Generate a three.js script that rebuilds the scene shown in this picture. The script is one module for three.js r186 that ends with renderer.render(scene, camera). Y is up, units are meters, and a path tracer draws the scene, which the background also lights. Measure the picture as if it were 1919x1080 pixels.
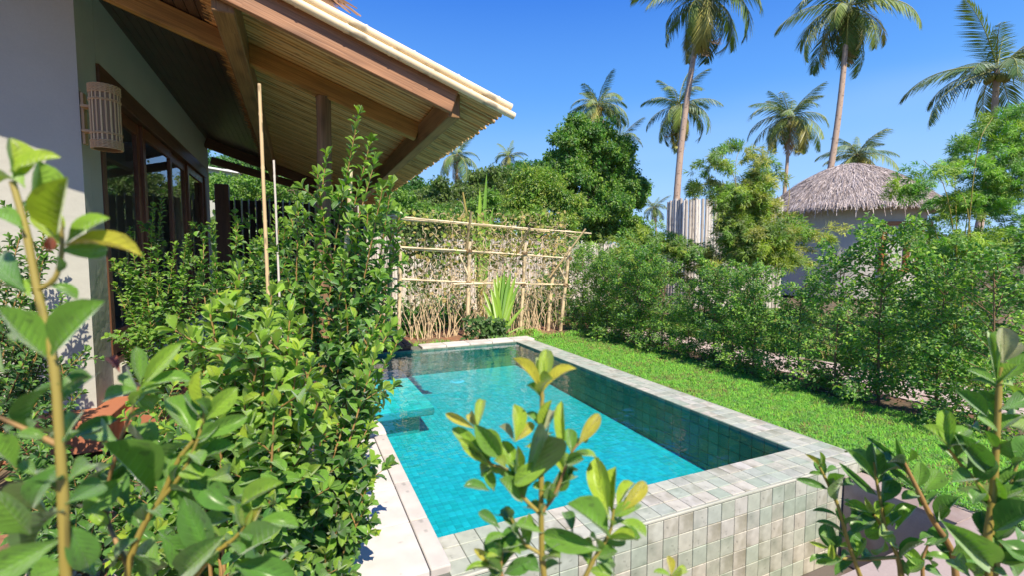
import * as THREE from 'three';
import { RoundedBoxGeometry } from 'three/addons/geometries/RoundedBoxGeometry.js';
import { mergeGeometries } from 'three/addons/utils/BufferGeometryUtils.js';

// ---------------------------------------------------------------- camera, sky, sun, exposure
const scene = new THREE.Scene();
const W = 1024, H = 577, EYE = 1.29, FPX = 884;              // FPX: focal length in pixels of the 1919 x 1080 photograph
const camera = new THREE.PerspectiveCamera(2 * Math.atan(540 / FPX) * 180 / Math.PI, W / H, 0.05, 600);
camera.rotation.order = 'YXZ';
camera.position.set(0, EYE, 0);
camera.rotation.set(-Math.atan(58 / FPX), -Math.atan(400 / FPX), 0);
camera.updateMatrixWorld();
camera.focus = 3.6; camera.userData.fStop = 3.3;

const SUN = new THREE.Vector3(0.03, Math.sin(0.90), Math.cos(0.90)).normalize();
const renderer = new THREE.WebGLRenderer({ antialias: true });
renderer.setSize(W, H);
renderer.toneMapping = THREE.LinearToneMapping;
renderer.toneMappingExposure = 2.0;
renderer.shadowMap.enabled = true;
const sun = new THREE.DirectionalLight(0xfff1dc, 3.8);
sun.position.copy(SUN).multiplyScalar(60);
sun.castShadow = true; sun.shadow.radius = 1; sun.shadow.mapSize.set(4096, 4096);
Object.assign(sun.shadow.camera, { left: -25, right: 25, top: 25, bottom: -25, near: 1, far: 160 });
scene.add(sun, sun.target);

// ---------------------------------------------------------------- small tools
const V = (x, y, z) => new THREE.Vector3(x, y, z);
function rngOf(seed) { let s = seed >>> 0; return () => { s = (s + 0x6d2b79f5) | 0; let t = Math.imul(s ^ (s >>> 15), 1 | s); t = (t + Math.imul(t ^ (t >>> 7), 61 | t)) ^ t; return ((t ^ (t >>> 14)) >>> 0) / 4294967296; }; }
const hash = (x, y, s) => { let h = Math.imul(x, 374761393) ^ Math.imul(y, 668265263) ^ Math.imul(s, 2147483647 ^ 0x3c6ef372); h = Math.imul(h ^ (h >>> 13), 1274126177); return ((h ^ (h >>> 16)) >>> 0) / 4294967296; };
function vnoise(x, y, per, s) {          // value noise, repeats every `per` cells
  const xi = Math.floor(x), yi = Math.floor(y), fx = x - xi, fy = y - yi, m = (a) => ((a % per) + per) % per;
  const u = fx * fx * (3 - 2 * fx), v = fy * fy * (3 - 2 * fy);
  const a = hash(m(xi), m(yi), s), b = hash(m(xi + 1), m(yi), s), c = hash(m(xi), m(yi + 1), s), d = hash(m(xi + 1), m(yi + 1), s);
  return a + (b - a) * u + (c - a) * v + (a - b - c + d) * u * v;
}
function fbm(u, v, f, oct, s) { let t = 0, a = 0.5, n = 0; for (let i = 0; i < oct; i++) { t += a * vnoise(u * f, v * f, f, s + i); n += a; a *= 0.5; f *= 2; } return t / n; }
const toS = (c) => { c = Math.min(1, Math.max(0, c)); return Math.round(255 * (c <= 0.0031308 ? c * 12.92 : 1.055 * Math.pow(c, 1 / 2.4) - 0.055)); };
function tex(w, h, f, data = false) {    // f(u, v) -> linear [r, g, b] or a number
  const a = new Uint8Array(w * h * 4);
  for (let y = 0; y < h; y++) for (let x = 0; x < w; x++) {
    const c = f((x + 0.5) / w, (y + 0.5) / h), i = (y * w + x) * 4;
    for (let k = 0; k < 3; k++) { const q = Array.isArray(c) ? c[k] : c; a[i + k] = data ? Math.max(0, Math.min(255, Math.round(q * 255))) : toS(q); }
    a[i + 3] = 255;
  }
  const t = new THREE.DataTexture(a, w, h);
  t.wrapS = t.wrapT = THREE.RepeatWrapping; t.magFilter = THREE.LinearFilter; t.minFilter = THREE.LinearFilter;
  if (!data) t.colorSpace = THREE.SRGBColorSpace;
  t.needsUpdate = true; return t;
}
function rep(t, x, y) { const c = t.clone(); c.repeat.set(x, y); c.needsUpdate = true; return c; }
const lerp = (a, b, t) => a + (b - a) * t, mixc = (a, b, t) => [lerp(a[0], b[0], t), lerp(a[1], b[1], t), lerp(a[2], b[2], t)];
const smooth = (a, b, x) => { const t = Math.min(1, Math.max(0, (x - a) / (b - a))); return t * t * (3 - 2 * t); };
const lin = (r, g, b) => new THREE.Color().setRGB(r, g, b);
function mat(o) { return new THREE.MeshPhysicalMaterial(o); }
// a pixel of the photograph and a depth along the lens axis -> a point of the place
function at(u, v, depth) {
  const p = V((u - 960) / FPX, (540 - v) / FPX, -1).multiplyScalar(depth);
  return p.applyQuaternion(camera.quaternion).add(camera.position);
}
function atY(u, v, y) { const p = at(u, v, 1).sub(camera.position); return p.multiplyScalar((y - EYE) / p.y).add(camera.position); }
function atX(u, v, x) { const p = at(u, v, 1).sub(camera.position); return p.multiplyScalar(x / p.x).add(camera.position); }
function atZ(u, v, z) { const p = at(u, v, 1).sub(camera.position); return p.multiplyScalar(z / p.z).add(camera.position); }

const used = {};
function numbered(n) { const k = used[n] = (used[n] ?? -1) + 1; return k ? n + '_' + String(k).padStart(3, '0') : n; }
function tag(o, label, category, group, kind) {
  if (label) o.userData.label = label; if (category) o.userData.category = category;
  if (group) o.userData.group = group; if (kind) o.userData.kind = kind;
  return o;
}
function shade(o) { o.castShadow = o.receiveShadow = true; return o; }
function thing(name, label, category, pos = [0, 0, 0], group) {
  const o = new THREE.Group(); o.name = numbered(name); o.position.set(...pos); scene.add(o);
  return tag(o, label, category, group);
}
function part(parent, name, geo, m, label) {
  const o = shade(new THREE.Mesh(geo, m)); o.name = name; if (label) o.userData.label = label; parent.add(o); return o;
}
function stuffPart(parent, name, geo, m) { const o = part(parent, name, geo, m); o.userData.kind = 'stuff'; return o; }
function single(name, geo, m, label, category, group, kind) {
  const o = shade(new THREE.Mesh(geo, m)); o.name = numbered(name); scene.add(o); return tag(o, label, category, group, kind);
}
function struct(name, geo, m) { return single(name, geo, m, null, null, null, 'structure'); }
function merged(list) {
  return mergeGeometries(list.map((g) => { g = g.index ? g.toNonIndexed() : g; for (const k of Object.keys(g.attributes)) if (!['position', 'normal', 'uv', 'color'].includes(k)) g.deleteAttribute(k); return g; }));
}
function metric(g, k = 1) {              // uv in metres from the face's main axis, u along the longest side
  g = g.index ? g.toNonIndexed() : g; g.computeBoundingBox();
  const s = g.boundingBox.getSize(V(0, 0, 0)), L = s.x >= s.y && s.x >= s.z ? 0 : s.y >= s.z ? 1 : 2;
  const p = g.attributes.position, n = g.attributes.normal, uv = new Float32Array(p.count * 2);
  for (let i = 0; i < p.count; i++) {
    const N = [Math.abs(n.getX(i)), Math.abs(n.getY(i)), Math.abs(n.getZ(i))], P = [p.getX(i), p.getY(i), p.getZ(i)];
    const ax = N[0] > N[1] && N[0] > N[2] ? 0 : N[1] > N[2] ? 1 : 2, o = [0, 1, 2].filter((q) => q !== ax);
    const U = o.includes(L) ? L : o[0], W_ = o.find((q) => q !== U);
    uv[2 * i] = P[U] * k; uv[2 * i + 1] = P[W_] * k + ax * 0.37;
  }
  g.setAttribute('uv', new THREE.BufferAttribute(uv, 2)); return g;
}
function box(w, h, d, r = 0.006) { return metric(r > 0 ? new RoundedBoxGeometry(w, h, d, 1, Math.min(r, w / 2.1, h / 2.1, d / 2.1)) : new THREE.BoxGeometry(w, h, d)); }
function boxAt(x0, x1, y0, y1, z0, z1, r = 0.006) { const g = box(Math.abs(x1 - x0), Math.abs(y1 - y0), Math.abs(z1 - z0), r); return g.translate((x0 + x1) / 2, (y0 + y1) / 2, (z0 + z1) / 2); }
function beamGeo(a, b, w, h, r = 0.008) { // a beam from a to b (centre line), w across, h high
  const d = b.clone().sub(a), L = d.length(), g = box(L, h, w, r);
  const x = d.normalize(), z = V(0, 1, 0).cross(x).multiplyScalar(-1).normalize(), y = z.clone().cross(x);
  const m = new THREE.Matrix4().makeBasis(x, y, z); m.setPosition(a.clone().add(b).multiplyScalar(0.5));
  return g.applyMatrix4(m);
}
function tube(pts, rad, seg = 7, cap = true) {
  const n = pts.length, R = (i) => typeof rad === 'function' ? rad(i / (n - 1)) : Array.isArray(rad) ? lerp(rad[0], rad[1], i / (n - 1)) : rad;
  const P = [], N = [], U = [], I = []; let up = V(0.31, 0.2, 0.93), len = 0;
  for (let i = 0; i < n; i++) {
    const t = pts[Math.min(n - 1, i + 1)].clone().sub(pts[Math.max(0, i - 1)]).normalize();
    if (i) len += pts[i].distanceTo(pts[i - 1]);
    up.addScaledVector(t, -up.dot(t)); if (up.lengthSq() < 1e-6) up.set(1, 0, 0).addScaledVector(t, -t.x); up.normalize();
    const s = t.clone().cross(up), r = R(i);
    for (let j = 0; j <= seg; j++) {
      const a = j / seg * Math.PI * 2, c = Math.cos(a), q = Math.sin(a), v = up.clone().multiplyScalar(c).addScaledVector(s, q);
      P.push(pts[i].x + v.x * r, pts[i].y + v.y * r, pts[i].z + v.z * r); N.push(v.x, v.y, v.z); U.push(len, j / seg * Math.PI * 2 * Math.max(R(0), 1e-4));
    }
  }
  for (let i = 0; i < n - 1; i++) for (let j = 0; j < seg; j++) { const a = i * (seg + 1) + j, b = a + seg + 1; I.push(a, a + 1, b, a + 1, b + 1, b); }
  if (cap) for (const e of [0, n - 1]) {
    const t = pts[e].clone().sub(pts[e ? e - 1 : 1]).normalize(), c = P.length / 3; P.push(pts[e].x, pts[e].y, pts[e].z); N.push(t.x, t.y, t.z); U.push(0, 0);
    for (let j = 0; j <= seg; j++) { const k = e * (seg + 1) + j; P.push(P[3 * k], P[3 * k + 1], P[3 * k + 2]); N.push(t.x, t.y, t.z); U.push(0.02 * Math.cos(j), 0.02 * Math.sin(j)); }
    for (let j = 0; j < seg; j++) e ? I.push(c, c + 2 + j, c + 1 + j) : I.push(c, c + 1 + j, c + 2 + j);
  }
  const g = new THREE.BufferGeometry();
  g.setAttribute('position', new THREE.Float32BufferAttribute(P, 3)); g.setAttribute('normal', new THREE.Float32BufferAttribute(N, 3)); g.setAttribute('uv', new THREE.Float32BufferAttribute(U, 2)); g.setIndex(I);
  return g;
}
function curve(pts, n = 8) { return new THREE.CatmullRomCurve3(pts).getPoints(n); }
function bambooPole(a, b, r, rng, seg = 7, bend = 0.012) {   // straight culm with nodes
  const L = a.distanceTo(b), pts = [], rr = []; let s = 0.06 + rng() * 0.2; const step = 0.26 + rng() * 0.12, off = V(rng() - 0.5, rng() - 0.5, rng() - 0.5).multiplyScalar(bend * L);
  const put = (t, k) => { pts.push(a.clone().lerp(b, t).addScaledVector(off, Math.sin(Math.PI * t))); rr.push(r * k * (1 - 0.12 * t)); };
  put(0, 1);
  for (; s < L - 0.03; s += step) { put((s - 0.012) / L, 1); put((s - 0.003) / L, 1.13); put((s + 0.003) / L, 1.13); put((s + 0.012) / L, 1); }
  put(1, 1);
  return tube(pts, (t) => rr[Math.round(t * (pts.length - 1))], seg);
}
function rotY(g, a) { return g.rotateY(a); }

// ---------------------------------------------------------------- the sky: clear deep blue, paler low down, faint wisps
{
  const w = 1024, h = 512, a = new Float32Array(w * h * 4);
  for (let y = 0; y < h; y++) {
    const el = ((y + 0.5) / h - 0.5) * Math.PI, s = Math.max(0, Math.sin(el));
    for (let x = 0; x < w; x++) {
      let c = mixc([0.42, 0.66, 0.92], [0.14, 0.40, 0.84], smooth(0.0, 0.34, s)); c = mixc(c, [0.013, 0.128, 0.60], smooth(0.20, 0.62, s));
      if (el > 0.02) { const k = smooth(0.56, 0.85, fbm(x / w, y / h * 2.2, 8, 5, 5) * 0.7 + 0.3 * vnoise(x / w * 6, y / h * 60, 6, 9)) * smooth(0.03, 0.2, el) * smooth(0.75, 0.35, el) * 0.10; c = mixc(c, [0.75, 0.85, 0.95], k); }
      if (el < 0) c = [0.22, 0.30, 0.28];
      const i = (y * w + x) * 4; a[i] = c[0] * 0.60; a[i + 1] = c[1] * 0.60; a[i + 2] = c[2] * 0.64; a[i + 3] = 1;
    }
  }
  const t = new THREE.DataTexture(a, w, h, THREE.RGBAFormat, THREE.FloatType);
  t.mapping = THREE.EquirectangularReflectionMapping; t.magFilter = t.minFilter = THREE.LinearFilter; t.colorSpace = THREE.LinearSRGBColorSpace; t.needsUpdate = true;
  scene.background = t; scene.environment = t;
}

// ---------------------------------------------------------------- materials
const grain = tex(256, 128, (u, v) => { const g = fbm(u, v * 1, 4, 3, 3) * 0.5 + vnoise(u * 4, v * 48, 48, 7) * 0.3 + vnoise(u * 8, v * 96, 96, 8) * 0.3; const kn = Math.exp(-(((u - 0.3) * 9) ** 2 + ((v - 0.6) * 5) ** 2)), k = (0.30 + 1.15 * g) * (1 - 0.5 * kn) * (0.75 + 0.5 * fbm(u, v, 2, 3, 12)); return [0.8 * k, 0.8 * k * (0.93 + 0.1 * g), 0.8 * k * (0.88 + 0.14 * g)]; });
grain.repeat.set(0.9, 4);
const grainB = tex(256, 128, (u, v) => vnoise(u * 4, v * 48, 48, 7) * 0.5 + vnoise(u * 8, v * 96, 96, 8) * 0.5, true); grainB.repeat.set(0.9, 4);
function wood(r, g, b, rough = 0.6, coat = 0) { return mat({ color: lin(r, g, b), map: grain, bumpMap: grainB, bumpScale: 0.0015, roughness: rough, clearcoat: coat, clearcoatRoughness: 0.35 }); }
const M = {};
M.beam = wood(0.56, 0.30, 0.075, 0.6, 0.1); M.beamDark = wood(0.17, 0.07, 0.03, 0.55, 0.15); M.doorWood = wood(0.24, 0.075, 0.025, 0.4, 0.3); M.darkBoard = wood(0.105, 0.058, 0.032, 0.45, 0.3);
M.purlin = wood(0.34, 0.185, 0.065, 0.65, 0.08); M.deck = wood(0.135, 0.075, 0.055, 0.7); M.post = wood(0.30, 0.18, 0.10, 0.9); M.fascia = wood(0.44, 0.215, 0.10, 0.6, 0.05); M.fenceDark = wood(0.035, 0.02, 0.013, 0.8); M.hutFrame = wood(0.46, 0.17, 0.04, 0.5, 0.2);
const plasterMap = tex(256, 256, (u, v) => { const k = 0.9 + 0.1 * fbm(u, v, 4, 6, 21) + 0.06 * (hash(u * 256 | 0, v * 256 | 0, 3) - 0.5); return [k, k, k]; });
const plasterB = tex(256, 256, (u, v) => fbm(u, v, 16, 4, 25), true);
M.plaster = mat({ color: lin(0.46, 0.465, 0.405), map: plasterMap, bumpMap: plasterB, bumpScale: 0.003, roughness: 0.95 });
M.hutWall = mat({ color: lin(0.52, 0.50, 0.45), map: plasterMap, bumpMap: plasterB, bumpScale: 0.003, roughness: 0.95 });
const stoneMap = (s, base, dark, amt) => tex(128, 128, (u, v) => { const a = smooth(0.42, 0.75, fbm(u, v, 3, 5, s)), b = fbm(u, v, 16, 3, s + 9), sp = smooth(0.80, 0.9, fbm(u, v, 24, 2, s + 31)), c = mixc(base, dark, a * amt); const k = 0.86 + 0.26 * b - 0.3 * sp; return [c[0] * k, c[1] * k, c[2] * k]; });
const tileMaps = [stoneMap(101, [0.59, 0.60, 0.52], [0.36, 0.40, 0.33], 0.8), stoneMap(151, [0.51, 0.56, 0.48], [0.32, 0.38, 0.30], 0.9), stoneMap(202, [0.63, 0.62, 0.55], [0.34, 0.33, 0.25], 0.95)];
const tileB = tex(128, 128, (u, v) => fbm(u, v, 12, 4, 77), true);
const tileTints = [[1, 1, 1], [0.91, 0.95, 0.90], [0.97, 0.96, 0.91], [0.86, 0.92, 0.85], [1.03, 1.02, 0.97], [0.96, 1.0, 0.95]];
M.tile = []; for (const m of tileMaps) for (const t of tileTints) M.tile.push(mat({ color: lin(...t.map((x) => x * 0.76)), map: m, bumpMap: tileB, bumpScale: 0.0012, roughness: 0.72 }));
M.grout = mat({ color: lin(0.13, 0.14, 0.115), roughness: 1 });
M.floorGrout = mat({ color: lin(0.42, 0.52, 0.47), roughness: 0.9 });
M.basinTile = mat({ color: lin(1, 1, 1), vertexColors: true, map: stoneMap(303, [1, 1, 0.95], [0.7, 0.78, 0.7], 0.7), roughness: 0.5 });
M.paleStone = [stoneMap(404, [0.57, 0.54, 0.49], [0.40, 0.36, 0.32], 0.6), stoneMap(414, [0.60, 0.57, 0.52], [0.42, 0.39, 0.35], 0.5)].map((m) => mat({ color: lin(1, 1, 1), map: m, bumpMap: tileB, bumpScale: 0.001, roughness: 0.8 }));
const concreteMap = tex(256, 256, (u, v) => { const a = fbm(u, v, 4, 6, 51), b = hash(u * 256 | 0, v * 256 | 0, 5), k = 0.78 + 0.34 * a + 0.12 * (b - 0.5); return mixc([0.52 * k, 0.43 * k, 0.39 * k], [0.42 * k, 0.32 * k, 0.28 * k], smooth(0.5, 0.7, fbm(u, v, 6, 4, 55))); });
M.concrete = mat({ color: lin(0.72, 0.72, 0.7), map: concreteMap, bumpMap: plasterB, bumpScale: 0.004, roughness: 0.95 });
M.pathConcrete = mat({ color: lin(0.92, 0.9, 0.88), map: concreteMap, bumpMap: plasterB, bumpScale: 0.004, roughness: 0.95 });
M.gutter = mat({ color: lin(0.24, 0.25, 0.24), map: concreteMap, roughness: 0.95 });
const soilMap = tex(512, 512, (u, v) => { const a = fbm(u, v, 5, 6, 61), b = fbm(u, v, 48, 2, 63), h = hash(u * 512 | 0, v * 512 | 0, 6); const c = mixc([0.30, 0.145, 0.075], [0.20, 0.13, 0.075], smooth(0.4, 0.65, a)); const k = 0.5 + 0.75 * b + 0.3 * (h - 0.5); return [c[0] * k, c[1] * k, c[2] * k]; });
M.soil = mat({ color: lin(1, 1, 1), map: soilMap, bumpMap: plasterB, bumpScale: 0.02, roughness: 1 });
M.bedSoil = mat({ color: lin(0.55, 0.62, 0.65), map: soilMap, bumpMap: plasterB, bumpScale: 0.02, roughness: 1 });
M.earth = mat({ color: lin(0.62, 0.85, 0.9), map: soilMap, bumpMap: plasterB, bumpScale: 0.02, roughness: 1 });
const turfMap = tex(512, 512, (u, v) => { const a = fbm(u, v, 6, 6, 71), h = hash(u * 512 | 0, v * 512 | 0, 7); const c = mixc([0.05, 0.12, 0.018], [0.12, 0.17, 0.035], smooth(0.35, 0.7, a)); const k = 0.6 + 0.8 * h * a * 1.4; return [c[0] * k, c[1] * k, c[2] * k]; });
M.turf = mat({ color: lin(1, 1, 1), map: turfMap, roughness: 1 });
M.field = mat({ color: lin(0.8, 0.9, 0.7), map: rep(turfMap, 1, 1), roughness: 1 });
const culmMap = (seed, a, b) => tex(256, 64, (u, v) => { const k = fbm(u, v, 4, 4, seed) * 0.6 + 0.4 * vnoise(u * 5, v * 24, 24, seed + 3), sp = smooth(0.60, 0.80, fbm(u, v, 12, 3, seed + 8)); const c = mixc(a, b, k), q = 1 - 0.55 * sp; return [c[0] * q, c[1] * q, c[2] * q]; });
M.bamboo = mat({ color: lin(1, 1, 1), map: culmMap(81, [0.70, 0.54, 0.30], [0.52, 0.36, 0.17]), roughness: 0.55 });
M.bambooPost = mat({ color: lin(1, 1, 1), map: culmMap(83, [0.76, 0.64, 0.42], [0.60, 0.45, 0.25]), roughness: 0.55 });
M.bambooPale = mat({ color: lin(1, 1, 1), map: culmMap(85, [0.84, 0.74, 0.52], [0.72, 0.56, 0.32]), roughness: 0.5 });
M.bambooCeil = [[0.92, 0.52, 0.18], [0.64, 0.33, 0.10], [0.95, 0.63, 0.28]].map((c, i) => mat({ color: lin(1, 1, 1), map: culmMap(89 + i, c, c.map((x) => x * 0.5)), roughness: 0.6 }));
M.fencePole = [[0.80, 0.75, 0.67], [0.72, 0.66, 0.58], [0.84, 0.79, 0.72], [0.58, 0.52, 0.45]].map((c, i) => mat({ color: lin(1, 1, 1), map: culmMap(93 + i * 4, c, c.map((x) => x * 0.75)), roughness: 0.75 }));
M.thatch = mat({ color: lin(1, 1, 1), roughness: 1 });
M.thatchBrown = mat({ color: lin(1, 1, 1), roughness: 1 });
M.glass = mat({ color: lin(0.96, 0.98, 0.97), transmission: 1, thickness: 0, roughness: 0.01, ior: 1.5 });
M.curtain = mat({ color: lin(0.30, 0.27, 0.23), roughness: 1 });
M.dark = mat({ color: lin(0.42, 0.40, 0.36), roughness: 1 });
M.terracotta = mat({ color: lin(0.40, 0.15, 0.075), map: plasterMap, bumpMap: plasterB, bumpScale: 0.003, roughness: 0.8 });
M.wicker = mat({ color: lin(0.52, 0.36, 0.20), roughness: 0.8 });
M.white = mat({ color: lin(0.8, 0.8, 0.8), roughness: 0.5 });
M.bark = mat({ color: lin(1, 1, 1), map: culmMap(111, [0.36, 0.27, 0.20], [0.20, 0.14, 0.10]), bumpMap: grainB, bumpScale: 0.006, roughness: 0.95 });
M.palmBark = mat({ color: lin(1, 1, 1), map: culmMap(115, [0.50, 0.38, 0.29], [0.34, 0.25, 0.19]), roughness: 0.95 });
M.stem = mat({ color: lin(0.36, 0.22, 0.08), map: culmMap(119, [1, 1, 1], [0.7, 0.7, 0.6]), roughness: 0.6 });
M.stemGreen = mat({ color: lin(0.34, 0.30, 0.07), map: culmMap(123, [1, 1, 1], [0.75, 0.65, 0.5]), roughness: 0.55 });
M.twig = mat({ color: lin(0.22, 0.14, 0.07), roughness: 0.8 });
M.dryVine = mat({ color: lin(0.66, 0.53, 0.34), roughness: 0.9 });
// water: a smooth sheet that reflects and lets light through tinted
const rippleB = tex(512, 512, (u, v) => 0.6 * fbm(u, v, 10, 3, 131) + 0.4 * fbm(u, v, 28, 3, 137), true); rippleB.repeat.set(0.55, 0.55);
M.water = mat({ color: lin(0.12, 0.78, 0.92), transmission: 1, thickness: 0, roughness: 0.02, ior: 1.5, bumpMap: rippleB, bumpScale: 0.006 });
// leaves: blade with paler midrib and side veins, light passes through
function leafTex(seed, c, rib) {
  return tex(64, 128, (u, v) => {
    const x = Math.abs(u - 0.5) * 2, mid = Math.exp(-x * x * 900), side = Math.pow(0.5 + 0.5 * Math.cos((v * 9 - x * 2.2) * Math.PI * 2), 14) * 0.35 * smooth(1, 0.2, x);
    const n = (0.78 + 0.44 * fbm(u, v, 4, 4, seed)) * (1 - 0.35 * smooth(0.70, 0.80, fbm(u, v, 9, 2, seed + 5))), d = mixc(c, rib, Math.min(1, mid * 0.9 + side * 1.3)); return [d[0] * n, d[1] * n, d[2] * n];
  });
}
const leafTexes = [leafTex(141, [0.66, 0.70, 0.62], [1.0, 1.0, 0.85]), leafTex(147, [0.72, 0.76, 0.70], [1, 1, 0.8])];
const leafB = tex(64, 128, (u, v) => { const x = Math.abs(u - 0.5) * 2; return 0.7 - 0.5 * Math.exp(-x * x * 500) - 0.3 * Math.pow(0.5 + 0.5 * Math.cos((v * 9 - x * 2.2) * Math.PI * 2), 10) * smooth(1, 0.2, x) + 0.12 * (fbm(u, v, 5, 3, 7) - 0.5); }, true);
function leafMat(r, g, b, tr = 0.35, coat = 0.5, t = 0) { return mat({ color: lin(r, g, b), map: leafTexes[t], bumpMap: leafB, bumpScale: 0.003, transmission: tr, thickness: 0, roughness: 1, clearcoat: coat * 0.7, clearcoatRoughness: 0.26, side: THREE.DoubleSide }); }
M.leaf = { dark: leafMat(0.055, 0.235, 0.022, 0.33, 0.7), deep: leafMat(0.115, 0.345, 0.02, 0.42, 0.6), mid: leafMat(0.215, 0.50, 0.02, 0.5, 0.45), fresh: leafMat(0.36, 0.64, 0.025, 0.48, 0.4), young: leafMat(0.50, 0.70, 0.022, 0.5, 0.35, 1), gold: leafMat(0.70, 0.64, 0.03, 0.5, 0.3, 1), red: leafMat(0.5, 0.10, 0.03, 0.4, 0.3, 1), pale: leafMat(0.42, 0.46, 0.20, 0.45, 0.35, 1) };
M.foliage = mat({ color: lin(1, 1, 1), transmission: 0.52, thickness: 0, roughness: 1, side: THREE.DoubleSide });           // tinted per copy
M.foliageGloss = mat({ color: lin(1, 1, 1), transmission: 0.52, thickness: 0, roughness: 1, clearcoat: 0.3, clearcoatRoughness: 0.35, side: THREE.DoubleSide });
M.frond = [[0.11, 0.20, 0.026], [0.17, 0.26, 0.03], [0.07, 0.16, 0.03], [0.33, 0.32, 0.06]].map((c) => mat({ color: lin(...c), transmission: 0.3, thickness: 0, roughness: 1, clearcoat: 0.4, clearcoatRoughness: 0.35, side: THREE.DoubleSide }));
M.frondDry = mat({ color: lin(0.40, 0.25, 0.13), transmission: 0.2, thickness: 0, roughness: 1, side: THREE.DoubleSide });
M.rachis = mat({ color: lin(0.32, 0.33, 0.08), roughness: 0.6 });
M.grassBlade = mat({ color: lin(1, 1, 1), transmission: 0.35, thickness: 0, roughness: 1, side: THREE.DoubleSide });
// ---------------------------------------------------------------- ground: one sheet out to the horizon, rising to a hillside at the back
function groundY(x, z) {
  const d = Math.hypot(x, z);
  let y = -0.13;
  const back = smooth(13, 60, -z) * smooth(34, 6, x) ; y += back * 7.5;                      // hillside behind the villa
  y += smooth(10, 20, x) * 0.3 + smooth(60, 200, d) * 1.5 * vnoise(x * 0.01 + 50, z * 0.01 + 50, 97, 3);
  return y;
}
{
  const xs = [], zs = []; for (let i = -40; i <= 40; i++) { const s = Math.sign(i) * Math.pow(Math.abs(i) / 40, 2.6) * 320; xs.push(s + 2); zs.push(s - 4); }
  const P = [], U = [], I = [], n = xs.length;
  for (const z of zs) for (const x of xs) { P.push(x, x > -1.2 && x < 3.6 && z > -6.95 && z < -0.85 ? -1.1 : groundY(x, z) - (Math.abs(x) < 7 && Math.abs(z + 4) < 9 ? 0.02 : 0), z); U.push(x / 1.3, z / 1.3); }
  for (let j = 0; j < n - 1; j++) for (let i = 0; i < n - 1; i++) {
    const a = j * n + i;
    I.push(a, a + n, a + 1, a + 1, a + n, a + n + 1);
  }
  const g = new THREE.BufferGeometry(); g.setAttribute('position', new THREE.Float32BufferAttribute(P, 3)); g.setAttribute('uv', new THREE.Float32BufferAttribute(U, 2)); g.setIndex(I); g.computeVertexNormals();
  struct('ground', g, M.earth);
}
function sheet(pts, y, k = 1) {           // flat polygon of [x, z] corners, uv in metres
  const s = new THREE.Shape(pts.map(([x, z]) => new THREE.Vector2(x, -z))), g = new THREE.ShapeGeometry(s); g.rotateX(-Math.PI / 2).translate(0, y, 0);
  const p = g.attributes.position, uv = g.attributes.uv; for (let i = 0; i < p.count; i++) uv.setXY(i, p.getX(i) * k, p.getZ(i) * k); return g;
}
struct('garden_soil', merged([sheet([[-2, -7.3], [-2, -3.4], [0.16, -3.4], [0.16, -1.0], [0.36, -0.98], [5.6, -0.98], [5.6, 1.5], [-9, 1.5], [-9, -4.4], [-9, -7.3]], -0.118, 0.8)]), M.soil);
struct('lawn_soil', sheet([[3.3, -7.2], [3.3, -1.75], [3.22, -1.75], [3.28, -0.6], [3.4, 0.4], [5.5, 0.4], [4.78, -2.2], [4.85, -7.2]], -0.075, 0.8), M.turf);
struct('hedge_soil', sheet([[4.3, -7.6], [5.3, -7.6], [5.6, -2], [5.9, 0.4], [4.7, 0.4], [4.3, -2]], -0.092, 0.8), M.bedSoil);
struct('back_soil', sheet([[-2, -6.9], [5.2, -7.1], [6.5, -11.6], [-2, -11.6]], -0.1, 0.7), M.soil);
struct('garden_path', sheet([[5.15, -7.6], [5.25, -4.2], [5.4, -0.5], [6.65, -0.5], [6.25, -4.2], [5.95, -7.6]], -0.086, 0.8), M.pathConcrete);
struct('far_lawn', sheet([[6.0, -8], [6.3, -4.2], [6.75, -0.4], [14, -0.4], [14, -10]], -0.098, 0.8), M.turf);

// grass: tufts of thin blades
function tuftGeo(seed, n, len, spread) {
  const r = rngOf(seed), P = [], N = [], I = [];
  for (let i = 0; i < n; i++) {
    const a = r() * 6.283, o = V(Math.cos(r() * 6.28), 0, Math.sin(r() * 6.28)).multiplyScalar(spread * r()), L = len * (0.6 + 0.7 * r()), lean = 0.25 + 0.9 * r(), d = V(Math.cos(a), 0, Math.sin(a)), s = V(-d.z, 0, d.x).multiplyScalar(0.0016 + 0.0022 * r());
    const m = o.clone().addScaledVector(d, L * 0.35 * lean).add(V(0, L * 0.62, 0)), t = o.clone().addScaledVector(d, L * lean * 0.95).add(V(0, L * (1.05 - 0.35 * lean), 0)), k = P.length / 3;
    for (const q of [o.clone().sub(s), o.clone().add(s), m.clone().sub(s), m.clone().add(s), t]) P.push(q.x, q.y, q.z);
    const nn = d.clone().multiplyScalar(-0.55).add(V(0, 0.8, 0)).normalize(); for (let j = 0; j < 5; j++) N.push(nn.x, nn.y, nn.z);
    I.push(k, k + 1, k + 2, k + 1, k + 3, k + 2, k + 2, k + 3, k + 4);
  }
  const g = new THREE.BufferGeometry(); g.setAttribute('position', new THREE.Float32BufferAttribute(P, 3)); g.setAttribute('normal', new THREE.Float32BufferAttribute(N, 3)); g.setIndex(I); return g;
}
function instanced(name, geo, m, list) {   // list of { m: Matrix4, c: Color }
  const o = shade(new THREE.InstancedMesh(geo, m, list.length)); o.name = name;
  list.forEach((q, i) => { o.setMatrixAt(i, q.m); o.setColorAt(i, q.c); });
  o.userData.kind = 'stuff'; return o;
}
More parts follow.
